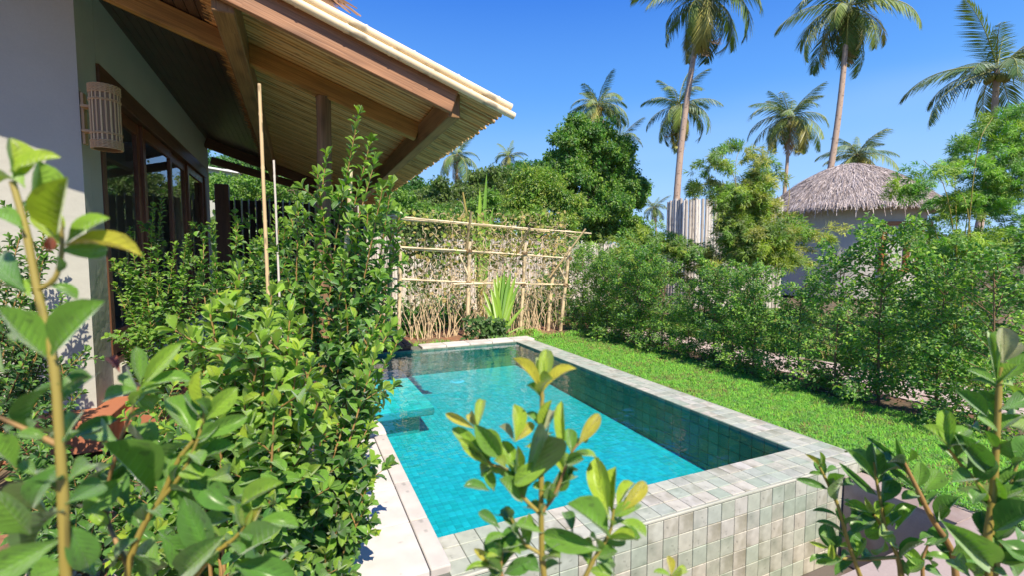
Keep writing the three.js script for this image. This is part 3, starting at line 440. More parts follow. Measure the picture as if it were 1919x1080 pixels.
{ const a = at(1253, 375, 13.2), b = at(1288, 372, 12.7), c = at(1470, 372, 12.6); poleFence('bamboo_screen', 'tall weathered bamboo pole screen left of the thatched hut', 'fence', [[a.x, a.z], [b.x, b.z], [c.x, c.z]], () => 2.86, 0.045, 72, M.fencePole, false); }
{ // dark slat fence behind the villa
  const f = thing('slat_fence', 'dark brown slat fence with pale gaps seen under the villa roof', 'fence'), r = rngOf(73);
  for (let i = 0; i < 22; i++) { const x = -1.36 + i * 0.125; part(f, 'slat', boxAt(x, x + 0.092, -0.1, 2.44 + (r() - 0.5) * 0.03, -11.02, -10.99, 0.004), M.fenceDark); const o = part(f, 'pole', bambooPole(V(x + 0.108, -0.1, -11.05), V(x + 0.108, 2.46 + r() * 0.05, -11.05), 0.014, r, 6), M.fencePole[i % 3]); void o; }  // pale poles added behind the gaps for the light that shows through
  part(f, 'post', boxAt(-1.44, -1.20, -0.1, 2.72, -10.96, -10.80, 0.01), M.beamDark); part(f, 'rail', merged([boxAt(-1.4, 1.4, 0.5, 0.6, -11.1, -11.07, 0.004), boxAt(-1.4, 1.4, 1.9, 2.0, -11.1, -11.07, 0.004)]), M.fenceDark);
}
// ---------------------------------------------------------------- bamboo trellis with dry vines
{
  const t = thing('bamboo_trellis', 'open trellis of tied bamboo poles at the far end of the pool', 'trellis'), r = rngOf(81), Z = -7.6;
  const P = (u, v, z = Z) => atZ(u, v, z), pole = (a, b, rad, n = 'post', m = M.bambooPost) => part(t, n, bambooPole(a, b, rad, r, 9, 0.015), m);
  const foot = (u, v, z) => { const p = P(u, v, z); p.y = -0.14; return p; };
  pole(foot(877, 625), P(881, 452), 0.036); pole(foot(975, 628), P(985, 455), 0.033); pole(foot(1050, 622), P(1068, 462), 0.033); pole(foot(1027, 620, -7.75), P(1042, 455, -7.75), 0.034); pole(foot(728, 625, -7.9), P(738, 400, -7.9), 0.04); pole(foot(748, 622), P(752, 470), 0.034);
  pole(P(718, 403), P(1108, 437), 0.016, 'rail', M.bambooPale); pole(P(735, 410, Z - 0.05), P(1030, 434, Z - 0.05), 0.018, 'rail', M.bambooPale); pole(P(718, 461), P(1068, 484), 0.017, 'rail', M.bambooPale); pole(P(770, 467, Z - 0.05), P(1010, 478, Z - 0.05), 0.018, 'rail', M.bambooPale); pole(P(722, 521), P(1070, 533), 0.018, 'rail', M.bambooPale); pole(P(850, 532, Z + 0.05), P(985, 530, Z + 0.05), 0.016, 'rail', M.bambooPale);
  pole(P(1030, 520, Z - 0.1), P(1098, 428, Z + 0.35), 0.017, 'brace', M.bamboo); pole(P(1048, 500), P(1062, 530), 0.016, 'brace', M.bambooPale); pole(P(968, 478, Z - 0.1), P(994, 424, Z + 0.3), 0.022, 'brace', M.bamboo); pole(P(872, 480, Z - 0.1), P(884, 395, Z + 0.3), 0.022, 'brace', M.bamboo); pole(P(742, 440, Z - 0.1), P(750, 398, Z + 0.2), 0.022, 'brace', M.bamboo); pole(P(862, 478), P(880, 520), 0.018, 'brace', M.bambooPale); pole(P(845, 540, Z - 0.9), P(905, 600, Z - 0.9), 0.022, 'brace', M.bambooPale);
  for (const [u, v] of [[880, 470], [984, 474], [1068, 484], [879, 530], [981, 533], [1060, 533]]) { const p = P(u, v), pts = []; for (let i = 0; i <= 40; i++) { const a = i * 0.9; pts.push(V(p.x + Math.cos(a) * 0.05, p.y + (i - 20) * 0.0012 + 0.012 * Math.sin(a * 0.5), p.z + Math.sin(a) * 0.05)); } part(t, 'rope_tie', tube(pts, 0.005, 5, false), M.twig); }
}
function leafGeo(seg, wide, fold, bend, obov = 0.58, tipPow = 1) {   // unit leaf along +y, face +z; for crowns and hedges
  const P = [], N = [], U = [], I = [];
  for (let j = 0; j <= seg; j++) { const t = j / seg, w = wide * 0.5 * Math.pow(Math.sin(Math.PI * Math.pow(Math.min(1, Math.max(0, t)), obov < 0.5 ? 0.7 : 1 / (obov * 2 - 0.16 + 0.0))), tipPow) , z = -bend * t * t, y = t; for (const s of [-1, 0, 1]) { P.push(s * Math.max(0, w), y, z + Math.abs(s) * w * fold); const n = V(-s * fold * 0.9, bend * t * 1.4, 1).normalize(); N.push(n.x, n.y, n.z); U.push(0.5 + s * 0.5, t); } }
  for (let j = 0; j < seg; j++) for (let s = 0; s < 2; s++) { const a = j * 3 + s; I.push(a, a + 1, a + 3, a + 1, a + 4, a + 3); }
  const g = new THREE.BufferGeometry(); g.setAttribute('position', new THREE.Float32BufferAttribute(P, 3)); g.setAttribute('normal', new THREE.Float32BufferAttribute(N, 3)); g.setAttribute('uv', new THREE.Float32BufferAttribute(U, 2)); g.setIndex(I); return g;
}
function orient(pos, dir, nrm, w, l) {    // basis with +y along dir, +z near nrm
  const y = dir.clone().normalize(), z = nrm.clone().addScaledVector(y, -nrm.dot(y)); if (z.lengthSq() < 1e-6) z.set(0.3, 0.5, 0.8).addScaledVector(y, -z.dot(y)); z.normalize();
  const x = y.clone().cross(z); return new THREE.Matrix4().makeBasis(x.multiplyScalar(w), y.multiplyScalar(l), z.multiplyScalar(l)).setPosition(pos);
}
const rv = (r) => { const z = r() * 2 - 1, a = r() * 6.2832, q = Math.sqrt(1 - z * z); return V(q * Math.cos(a), z, q * Math.sin(a)); };
const pick = (r, list) => list[Math.min(list.length - 1, r() * list.length | 0)];
const tint = (r, list) => { const c = pick(r, list), k = 0.75 + 0.5 * r(); return lin(c[0] * k, c[1] * k, c[2] * k); };
{ // tangled dry vines on the trellis
  const v = thing('climbing_vine', 'half dry vine tangled through the bamboo trellis', 'vine'), r = rngOf(82), strands = [];
  for (let i = 0; i < 150; i++) { const u = lerp(770, 1060, r()), a = atZ(u, 618, -7.75 - 0.3 * r()); a.y = -0.12; const hh = 0.5 + 1.5 * r(), p = [a]; let q = a.clone(), d = V((r() - 0.5) * 0.5, 1, (r() - 0.5) * 0.25).normalize(); const n = 7; for (let k = 0; k < n; k++) { d.add(V((r() - 0.5) * 0.75, 0.12, (r() - 0.5) * 0.4)).normalize(); q = q.clone().addScaledVector(d, hh / n); p.push(q); } strands.push(tube(curve(p, 14), [0.006 + 0.005 * r(), 0.002], 5, false)); }
  for (let i = 0; i < 480; i++) { const a = atZ(lerp(790, 1065, r()), lerp(415, 560, r()), -7.7 - 0.25 * r()), p = [a]; let q = a.clone(), d = rv(r); for (let k = 0; k < 5; k++) { d.add(rv(r).multiplyScalar(0.7)).add(V(0, -0.15, 0)).normalize(); q = q.clone().addScaledVector(d, 0.10); p.push(q); } strands.push(tube(curve(p, 9), [0.0065, 0.003], 4, false)); }
  stuffPart(v, 'stem', merged(strands), M.dryVine);
  const list = []; const col = [[0.34, 0.44, 0.05], [0.44, 0.46, 0.09], [0.20, 0.38, 0.03], [0.55, 0.44, 0.15], [0.14, 0.30, 0.03]];
  for (let i = 0; i < 2300; i++) { const top = r() < 0.68, u = lerp(745, 1062, r()), p = atZ(u, top ? lerp(392, 475, Math.pow(r(), 0.85)) : lerp(470, 600, r() * r()), -7.62 - 0.4 * r()), s = 0.045 + 0.055 * r(); list.push({ m: orient(p, rv(r).add(V(0, -0.6, 0)), rv(r).add(V(0, 0.5, 0.9)), s * 0.7, s), c: tint(r, top ? col.slice(0, 4) : col) }); }
  for (let i = 0; i < 500; i++) { const p = atZ(lerp(755, 830, r()), lerp(420, 560, r() * r()), -7.7), s = 0.05 + 0.05 * r(); list.push({ m: orient(p, rv(r).add(V(0, -1, 0)), rv(r).add(V(0, 0.4, 1)), s * 0.6, s), c: tint(r, [[0.06, 0.13, 0.02], [0.09, 0.17, 0.03]]) }); }
  v.add(instanced('foliage', leafGeo(3, 1, 0.25, 0.2), M.foliage, list));
}
function strapPlant(name, label, base, leaves, width, m, seed) {     // clump of long arching strap leaves; leaves: tips as points
  const p = thing(name, label, 'plant', [base.x, base.y, base.z]), r = rngOf(seed);
  for (const tip of leaves) {
    const t = tip.clone().sub(base), L = t.length(), side = V(t.z, 0, -t.x).normalize(), fwd = V(t.x, 0, t.z).normalize(), P = [], N = [], U = [], I = [], n = 12;
    const mid = t.clone().multiplyScalar(0.5).add(V(0, L * 0.16, 0)), c = new THREE.QuadraticBezierCurve3(V((r() - 0.5) * 0.05, 0, (r() - 0.5) * 0.05), mid, t), face = camera.position.clone().sub(base).setY(0).normalize();
    const s0 = side.lerp(V(face.z, 0, -face.x), 0.6).normalize(); void fwd;
    for (let i = 0; i <= n; i++) { const q = i / n, o = c.getPoint(q), w = width * (0.55 + 0.45 * smooth(0, 0.25, q)) * Math.pow(1 - Math.pow(q, 2.6), 0.8); for (const s of [-1, 0, 1]) { P.push(o.x + s0.x * s * w, o.y - Math.abs(s) * -0.25 * w, o.z + s0.z * s * w); const nn = face.clone().multiplyScalar(0.8).add(V(0, 0.5, 0)).addScaledVector(s0, -0.3 * s).normalize(); N.push(nn.x, nn.y, nn.z); U.push(0.5 + s * 0.5, q); } }
    for (let i = 0; i < n; i++) for (let s = 0; s < 2; s++) { const a = i * 3 + s; I.push(a, a + 1, a + 3, a + 1, a + 4, a + 3); }
    const g = new THREE.BufferGeometry(); g.setAttribute('position', new THREE.Float32BufferAttribute(P, 3)); g.setAttribute('normal', new THREE.Float32BufferAttribute(N, 3)); g.setAttribute('uv', new THREE.Float32BufferAttribute(U, 2)); g.setIndex(I);
    part(p, 'leaf', g, Array.isArray(m) ? m[r() * m.length | 0] : m);
  }
  return p;
}
{
  const z = -7.15, b = atZ(940, 628, z); b.y = -0.1; const q = [[946, 505], [958, 508], [932, 510], [968, 515], [926, 520], [975, 530], [920, 540], [940, 515], [952, 520], [962, 540], [936, 540], [985, 575], [905, 570], [898, 600], [915, 610], [880, 610], [948, 640], [992, 612], [890, 640], [905, 545], [965, 560], [930, 560], [950, 550]].map(([u, v], i) => atZ(u, v, z + 0.12 * Math.sin(i * 2.3)));
  strapPlant('strap_leaf_plant', 'clump of upright strap leaves growing in front of the bamboo trellis', b, q, 0.06, [M.leaf.fresh, M.leaf.mid, M.leaf.fresh], 83);
  const lo = rngOf(84), list = []; for (let i = 0; i < 420; i++) { const p = atZ(lerp(872, 950, lo()), lerp(600, 636, lo()), -7.1 + 0.15 * lo()), s = 0.06 + 0.06 * lo(); list.push({ m: orient(p, rv(lo).add(V(0, 0.3, 0.4)), rv(lo).add(V(0, 1, 0.6)), s * 0.5, s), c: tint(lo, [[0.06, 0.17, 0.02], [0.1, 0.24, 0.03]]) }); }
  const g = thing('low_plant', 'low leafy green plant at the foot of the strap leaves', 'plant'); g.add(instanced('foliage', leafGeo(3, 1, 0.25, 0.2), M.foliageGloss, list)); part(g, 'stem', tube([b.clone().add(V(-0.2, 0, 0.05)), b.clone().add(V(-0.2, 0.15, 0.08))], 0.012, 6), M.stemGreen);
  const bb = at(900, 420, 10); bb.y = -0.1; const bp = strapPlant('banana_plant', 'young banana plant with upright rolled leaves behind the trellis', bb, [at(913, 322, 10), at(900, 350, 10.1), at(885, 400, 10), at(925, 385, 9.9), at(905, 395, 9.8)], 0.07, [M.leaf.fresh, M.leaf.mid], 85); part(bp, 'stem', tube([V(0, 0, 0), V(0.05, 1.3, 0), V(0.06, 1.9, 0)], [0.08, 0.03], 9), M.stemGreen);
  const sp = thing('cut_stem', 'bare pale green stalk leaning beside the banana plant', 'stalk'); const a = at(878, 420, 9.8), c = at(868, 360, 9.8), fo = a.clone().setY(-0.1); part(sp, 'stalk', tube([fo, a, c], [0.035, 0.022], 8), M.stemGreen);
}
{ // leafy ground cover behind the trellis
  const r = rngOf(87), list = []; for (let i = 0; i < 5200; i++) { const x = lerp(1.5, 5.6, r()), z = -lerp(8.3, 10.4, r()), h = 0.55 * r() * (0.3 + vnoise(x * 2, z * 2, 64, 3)), s = 0.05 + 0.06 * r(); if (vnoise(x * 1.3 + 5, z * 1.3 + 20, 64, 6) < 0.32) continue; list.push({ m: orient(V(x, -0.1 + h, z), rv(r).add(V(0, 0.4, 0)), rv(r).add(V(0, 1, 0.5)), s * 0.6, s), c: tint(r, [[0.06, 0.25, 0.02], [0.10, 0.34, 0.025], [0.05, 0.18, 0.018]]) }); }
  const o = instanced('ground_cover', leafGeo(3, 1, 0.25, 0.2), M.foliageGloss, list); o.name = numbered('ground_cover'); scene.add(o); tag(o, 'low green leafy ground cover between the trellis and the pale fence', 'ground cover', null, 'stuff');
}
// ---------------------------------------------------------------- thatched hut
{
  const c = at(1584, 470, 15.2), gy = groundY(c.x, c.z), h = thing('thatched_hut', 'round cream hut with a shaggy grey thatched roof behind the hedge', 'hut', [c.x, 0, c.z]), r = rngOf(91);
  const RW = 1.95, eave = at(1592, 384, 13).y, apex = at(1575, 312, 15.2).y, sq = 1.0;
  const toCam = Math.atan2(camera.position.x - c.x, camera.position.z - c.z);
  const wall = new THREE.CylinderGeometry(RW, RW, eave + 0.35 - gy, 48, 1, true); wall.translate(0, (eave + 0.35 + gy) / 2, 0); { const u = wall.attributes.uv; for (let i = 0; i < u.count; i++) u.setXY(i, u.getX(i) * 12, u.getY(i) * 3); } part(h, 'wall', wall, M.hutWall);
  const prof = []; const RE = 2.45; for (let i = 0; i <= 14; i++) { const t = i / 14; prof.push(new THREE.Vector2(Math.max(0.001, RE * Math.pow(t, 0.92)), lerp(apex, eave + 0.02, Math.pow(t, 1.55)))); } prof.push(new THREE.Vector2(RE - 0.05, eave - 0.08), new THREE.Vector2(RW - 0.1, eave + 0.25));
  const roofAt = (t) => [RE * Math.pow(t, 0.92), lerp(apex, eave + 0.02, Math.pow(t, 1.55))];
  const roof = part(h, 'roof', new THREE.LatheGeometry(prof, 48), mat({ color: lin(0.27, 0.235, 0.22), roughness: 1 }));
  const list = [], g = new THREE.PlaneGeometry(1, 1, 1, 2); { const p = g.attributes.position; for (let i = 0; i < p.count; i++) { const y = p.getY(i) + 0.5; p.setXYZ(i, p.getX(i) * (1 - 0.55 * y), y, -0.06 * y * y); } } g.computeVertexNormals();
  const place = (a, t, len, w, drop, k) => { const [rr, y] = roofAt(t), [r2, y2] = roofAt(Math.min(1, t + 0.05)), dir = V(Math.sin(a) * (r2 - rr), y2 - y, Math.cos(a) * (r2 - rr)).normalize().add(V((r() - 0.5) * 0.7, drop, (r() - 0.5) * 0.7)).normalize(), n = V(Math.sin(a) * 0.5, 0.85, Math.cos(a) * 0.5).add(rv(r).multiplyScalar(0.5)); list.push({ m: orient(V(Math.sin(a) * rr, y + 0.02 + 0.05 * r(), Math.cos(a) * rr), dir, n, w, len), c: tint(r, [[0.46, 0.40, 0.37], [0.34, 0.29, 0.27], [0.56, 0.50, 0.47], [0.24, 0.20, 0.18]].map((q) => q.map((x) => x * k))) }); };
  for (let i = 0; i < 15000; i++) { const a = toCam + (r() - 0.5) * 3.6; place(a, Math.pow(r(), 0.62), 0.12 + 0.2 * r(), 0.009 + 0.012 * r(), 0, 1); }
  for (let i = 0; i < 2200; i++) { const a = toCam + (r() - 0.5) * 3.8; place(a, 0.955 + 0.045 * r(), 0.14 + 0.16 * r() * r() + (r() < 0.02 ? 0.25 : 0), 0.012 + 0.016 * r(), -0.5 - 0.5 * r(), 1.25); }
  const th = instanced('thatch', g, mat({ color: lin(1, 1, 1), roughness: 1, side: THREE.DoubleSide }), list); roof.add(th);
  // windows with orange frames
  for (const [u0, u1, v0, v1] of [[1640, 1692, 415, 520], [1700, 1765, 412, 520]]) {
    const m = at((u0 + u1) / 2, (v0 + v1) / 2, 13.2), ang = Math.asin(Math.max(-0.95, Math.min(0.95, ((u0 + u1) / 2 - 1592) / FPX * 13.2 / RW))) + toCam, w = (u1 - u0) / FPX * 13.3, ht = 1.45, win = new THREE.Group(); win.name = 'window'; h.add(win); void m;
    win.position.set(Math.sin(ang) * (RW * Math.cos(0.2) + 0.05), at(1650, v0, 13.3).y - ht / 2, Math.cos(ang) * (RW * Math.cos(0.2) + 0.05)); win.rotation.y = ang;
    part(win, 'frame', merged([boxAt(-w / 2, -w / 2 + 0.11, -ht / 2, ht / 2, -0.12, 0.07), boxAt(w / 2 - 0.11, w / 2, -ht / 2, ht / 2, -0.12, 0.07), boxAt(-w / 2 + 0.11, w / 2 - 0.11, ht / 2 - 0.11, ht / 2, -0.12, 0.065), boxAt(-w / 2 + 0.11, w / 2 - 0.11, -ht / 2, -ht / 2 + 0.1, -0.12, 0.065)]), M.hutFrame);
    const pg = new THREE.PlaneGeometry(w - 0.22, ht - 0.2); pg.translate(0, 0, 0.01); part(win, 'pane', pg, M.glass); const cg = new THREE.PlaneGeometry(w - 0.2, ht - 0.2, 24, 1), cp = cg.attributes.position; for (let i = 0; i < cp.count; i++) cp.setZ(i, -0.025 + 0.012 * Math.sin(cp.getX(i) * 60)); cg.computeVertexNormals(); part(win, 'curtain', cg, mat({ color: lin(0.6, 0.58, 0.55), roughness: 1, side: THREE.DoubleSide }));
  }
}
// ---------------------------------------------------------------- coconut palms
function frondGeo(L, droop, seed, ragged = 0) {   // along +x, then bending down; leaflets fall to both sides
  const r = rngOf(seed), pts = [], P = [], N = [], I = [], n = 46; let a = 0.12, p = V(0, 0, 0); const dir = [];
  for (let i = 0; i <= n; i++) { pts.push(p.clone()); dir.push(V(Math.cos(a), Math.sin(a), 0)); a -= droop / n * (0.45 + 1.1 * i / n); p = p.clone().add(V(Math.cos(a), Math.sin(a), 0).multiplyScalar(L / n)); }
  const leaflet = (o, d, w, nn) => { const k = P.length / 3, s = d.clone().cross(nn).normalize().multiplyScalar(w), len = d.length(), m = o.clone().addScaledVector(d, 0.5), t = o.clone().add(d).add(V(0, -0.30 * len, 0)); m.y -= 0.05 * len; for (const q of [o.clone().addScaledVector(s, -0.5), o.clone().addScaledVector(s, 0.5), m.clone().sub(s), m.clone().add(s), t]) { P.push(q.x, q.y, q.z); N.push(nn.x, nn.y, nn.z); } I.push(k, k + 1, k + 2, k + 1, k + 3, k + 2, k + 2, k + 3, k + 4); };
  for (let i = 4; i <= n; i++) for (const s of [-1, 1]) for (let q = 0; q < 1; q++) {
    if (r() < ragged) continue; const t = (i + q * 0.5) / n; if (t > 1) continue; const o = pts[i].clone().addScaledVector(dir[i], q * 0.5 * L / n), up = V(-dir[i].y, dir[i].x, 0), len = L * 0.26 * Math.pow(Math.sin(Math.PI * Math.min(0.98, 0.12 + 0.86 * t)), 0.6) * (0.85 + 0.3 * r());
    const d = V(0, 0, s).multiplyScalar(0.75).addScaledVector(dir[i], 0.42 + 0.55 * t).addScaledVector(up, 0.10 - 0.25 * r()).add(V(0, -0.28 - 0.25 * r(), 0)).normalize().multiplyScalar(len); leaflet(o, d, L * 0.0078, up.clone().add(V(0, 0, s * 0.3)).add(rv(r).multiplyScalar(0.25)).normalize());
  }
  const g = new THREE.BufferGeometry(); g.setAttribute('position', new THREE.Float32BufferAttribute(P, 3)); g.setAttribute('normal', new THREE.Float32BufferAttribute(N, 3)); g.setIndex(I);
  const st = tube(pts, (t) => L * 0.011 * (1 - 0.85 * t), 5, false); return [g, st];
}
const fronds = [[0.7, 0.02], [1.1, 0.02], [1.5, 0.05], [1.9, 0.08], [1.2, 0.15], [2.3, 0.12]].map(([d, rg], i) => frondGeo(1, d, 300 + i, rg)), dryFronds = [frondGeo(1, 1.5, 320, 0.35), frondGeo(1, 2.2, 321, 0.45)];
function palm(label, top, low, depth, R, nF, seed, o = {}) {
  const A = at(...top, depth), B = at(...low, depth * (o.lean ?? 1)), dir = A.clone().sub(B), k = (A.y - (groundY(B.x, B.z) - 0.3)) / dir.y, base = A.clone().addScaledVector(dir, -k), r = rngOf(seed), tr = o.trunk ?? 0.115;
  const p = thing('coconut_palm', label, 'palm tree', [base.x, base.y, base.z], 'coconut palms against the sky'), T = A.clone().sub(base), bow = V(-dir.z, 0, dir.x).normalize().multiplyScalar((o.bow ?? 0.02) * T.length());
  const pts = []; for (let i = 0; i <= 60; i++) { const t = i / 60; pts.push(T.clone().multiplyScalar(t).addScaledVector(bow, Math.sin(Math.PI * t)).add(V(0, 0, 0))); }
  part(p, 'trunk', tube(pts, (t) => tr * (1.25 - 0.5 * t + 0.25 * Math.max(0, 0.08 - t) * 12) * (1 + 0.03 * ((Math.round(t * 60)) % 2)), 10), M.palmBark);
  for (let i = 0; i < nF; i++) {
    const t = (i + 0.5) / nF, az = i * 2.39996 + r() * 0.5, el = lerp(1.25, o.low ?? -0.75, Math.pow(t, 0.85)) + (r() - 0.5) * 0.45, gi = el > 0.7 ? r() * 2 | 0 : el > 0 ? 1 + (r() * 3 | 0) : 2 + (r() * 4 | 0), g = fronds[Math.min(5, gi)], s = R * (0.74 + 0.5 * r()) * (el > 0.9 ? 0.85 : 1);
    const f = part(p, 'frond', g[0], M.frond[el < -0.4 && r() < 0.5 ? 3 : r() * 3 | 0]); f.position.copy(T); f.rotation.order = 'YZX'; f.rotation.set((r() - 0.5) * 0.7, az, el); f.scale.setScalar(s); part(f, 'rachis', g[1], M.rachis);
  }
  for (let i = 0; i < (o.dry ?? 1); i++) { const g = dryFronds[i % 2], f = part(p, 'dry_frond', g[0], M.frondDry, 'brown dead frond hanging beside the trunk'); f.position.copy(T); f.rotation.order = 'YZX'; f.rotation.set(0, o.dryAz ?? r() * 6, -1.0 - 0.25 * r()); f.scale.setScalar(R * 0.95); part(f, 'rachis', g[1], M.frondDry); if (o.dryAz) o.dryAz += 0.4; }
  const cg = new THREE.SphereGeometry(0.13, 9, 7); cg.scale(1, 1.2, 1); for (let i = 0; i < (o.nuts ?? 5); i++) { const c = part(p, 'coconut', cg, mat({ color: o.nutColor ?? lin(0.20, 0.22, 0.05), roughness: 0.7 })); const a = i * 2.4; c.position.copy(T).add(V(Math.cos(a) * 0.25, -0.28 - 0.12 * r(), Math.sin(a) * 0.25)); }
}
palm('tall coconut palm cut off by the top of the picture, left of the hut', [1320, -8], [1280, 368], 21, 3.1, 26, 401, { dry: 2, trunk: 0.135, bow: -0.03, low: -1.1, dryAz: 1.2 });
palm('coconut palm with an orange dead frond just behind the tall trunk', [1272, 198], [1262, 372], 30, 2.75, 26, 402, { dry: 3, dryAz: -0.7, low: -1.15, trunk: 0.115 });
palm('coconut palm rising out of the big leafy tree with yellow nuts', [1120, 196], [1124, 300], 34, 2.7, 24, 403, { nuts: 9, nutColor: lin(0.5, 0.32, 0.05), low: -0.9 });
palm('low coconut palm half hidden at the right edge of the leafy tree', [1163, 262], [1165, 340], 38, 2.2, 20, 404, { dry: 0 });
palm('coconut palm left of the tall leaning one above the thatched hut', [1480, 218], [1468, 325], 30, 2.75, 28, 405, { low: -1.0, trunk: 0.11 });
palm('tall leaning coconut palm standing straight above the hut roof', [1590, 12], [1545, 305], 20, 2.7, 28, 406, { dry: 2, dryAz: 2.6, low: -1.0, trunk: 0.12, bow: 0.025 });
palm('bushy coconut palm just right of the hut roof top', [1606, 290], [1606, 330], 34, 2.7, 24, 407, { dry: 1 });
palm('coconut palm with long fronds at the right edge of the sky', [1868, 130], [1852, 240], 17, 2.75, 17, 408, { dry: 0, low: -0.40, trunk: 0.11, dryAz: 5.6 });
palm('tiny far coconut palm left of the bamboo screen', [1226, 388], [1228, 420], 60, 2.2, 18, 409, { dry: 0, nuts: 0 });
palm('coconut palm with a yellow trunk just beyond the roof edge', [858, 290], [854, 345], 36, 2.6, 18, 410, { nuts: 5, nutColor: lin(0.45, 0.33, 0.06) });
palm('small far coconut palm on the hill crest', [953, 292], [953, 320], 58, 2.4, 18, 411, { dry: 0 });

// ---------------------------------------------------------------- broadleaf trees
function clumpGeo(seed, n, wide) { const r = rngOf(seed), L = leafGeo(2, wide, 0.3, 0.25), list = []; for (let i = 0; i < n; i++) { const d = rv(r), g = L.clone(); g.applyMatrix4(orient(d.clone().multiplyScalar(0.25 + 0.45 * r()), d.clone().add(V(0, -0.35, 0)).add(rv(r).multiplyScalar(0.6)), V(0, 1, 0).add(rv(r).multiplyScalar(0.7)), 0.42, 0.55 + 0.3 * r())); list.push(g); } return merged(list); }
const clumpSmall = clumpGeo(501, 12, 1), clumpLong = clumpGeo(502, 10, 0.55);
function lobes(list, r, per, geo, size, cols, out) {  // copies of a leaf clump through each lobe, thicker towards its outside, in uneven patches
  for (const [c, rx, ry, dens = 1] of list) { const N = Math.round(per * dens * rx * ry);
    for (let i = 0; i < N; i++) { const d = rv(r), q = Math.pow(r(), 0.45), bump = 0.72 + 0.55 * vnoise(d.x * 2.4 + c.x * 3 + 50, d.y * 2.4 + d.z * 2.4 + 50, 512, 31); if (vnoise(d.x * 3.6 + c.z * 5 + 80, (d.y - d.z) * 3.6 + 80, 512, 33) < 0.45) continue; const far = r() < 0.08 ? 1.25 : 1, p = c.clone().add(V(d.x * rx * q * bump * far, d.y * ry * q * bump * far, d.z * rx * q * bump * far)), s = size * (0.65 + 0.7 * r()); const m = new THREE.Matrix4().compose(p, new THREE.Quaternion().setFromEuler(new THREE.Euler((r() - 0.5) * 1.2, r() * 6.28, (r() - 0.5) * 1.2)), V(s, s, s)); out.push({ m, c: tint(r, cols) }); } }
}
function tree(name, label, baseUV, depth, lobeUV, o) {
  const r = rngOf(o.seed), B = at(...baseUV, depth); B.y = groundY(B.x, B.z) - 0.1;
  const t = thing(name, label, 'tree', [B.x, B.y, B.z], o.group), L = lobeUV.map(([u, v, ru, rvv, dd = 0, dens = 1]) => [at(u, v, depth + dd).sub(B), ru / FPX * (depth + dd), rvv / FPX * (depth + dd), dens]);
  const limbs = [], fork = V(0, Math.max(0.6, Math.min(...L.map((q) => q[0].y)) * 0.7), 0), R = o.trunk ?? 0.14; limbs.push(tube(curve([V(0, -0.1, 0), V(0.06, fork.y * 0.5, 0.04), fork], 8), [R, R * 0.75], 9));
  for (const [c] of L) { limbs.push(tube(curve([fork.clone().add(V(0, -0.1, 0)), fork.clone().lerp(c, 0.5).add(V((r() - 0.5) * 0.4, 0.1, (r() - 0.5) * 0.4)), c], 9), [R * 0.55, R * 0.12], 7)); for (let k = 0; k < 4; k++) { const e = c.clone().add(rv(r).multiply(V(L[0][1], L[0][2], L[0][1]).multiplyScalar(0.7))); limbs.push(tube(curve([fork.clone().lerp(c, 0.7), c.clone().lerp(e, 0.5).add(V(0, 0.1, 0)), e], 6), [R * 0.22, R * 0.05], 5)); } }
  part(t, 'trunk', merged(limbs), M.bark); const out = [], L2 = []; for (const [c, rx, ry, dn] of L) { L2.push([c, rx * 0.75, ry * 0.75, dn * 0.5]); for (let k = 0; k < 9; k++) { const d = rv(r), f = 0.20 + 0.26 * r(), e = 0.65 + 0.45 * r(); L2.push([c.clone().add(V(d.x * rx * e, d.y * ry * e, d.z * rx * e)), rx * f, ry * f * 0.8, dn * 1.15]); } } lobes(L2, r, o.per, o.geo ?? clumpSmall, o.size, o.cols, out); t.add(instanced('crown', o.geo ?? clumpSmall, M.foliage, out)); return t;
}
const G = { deep: [[0.07, 0.25, 0.016], [0.10, 0.31, 0.02], [0.055, 0.20, 0.02]], bright: [[0.17, 0.38, 0.022], [0.23, 0.43, 0.028], [0.11, 0.30, 0.02]], olive: [[0.15, 0.27, 0.03], [0.20, 0.31, 0.035], [0.10, 0.21, 0.022]], lime: [[0.34, 0.50, 0.03], [0.25, 0.42, 0.03], [0.42, 0.52, 0.06]] };
tree('leafy_tree', 'large dense green tree standing against the sky behind the trellis', [1125, 440], 24, [[1075, 255, 46, 36], [1095, 300, 60, 42], [1130, 290, 48, 36, 1], [1160, 320, 52, 48, 1], [1110, 350, 62, 50], [1185, 360, 34, 42, 1], [1150, 395, 56, 44], [1060, 320, 38, 36, 1], [1120, 240, 28, 22, 1, 0.5], [1100, 425, 60, 30], [1180, 425, 40, 26]], { seed: 511, per: 1050, size: 0.19, cols: G.bright.concat(G.deep.slice(0, 2), G.lime.slice(1, 2)), trunk: 0.2 });
tree('leafy_tree', 'bright yellow green tree in front of the large dense tree', [1010, 440], 16, [[990, 350, 34, 26], [1030, 345, 42, 26], [1010, 385, 58, 36], [965, 375, 30, 26], [1058, 390, 32, 30], [1045, 420, 40, 24]], { seed: 512, per: 1500, size: 0.18, cols: G.lime.concat(G.bright), geo: clumpLong, trunk: 0.1 });
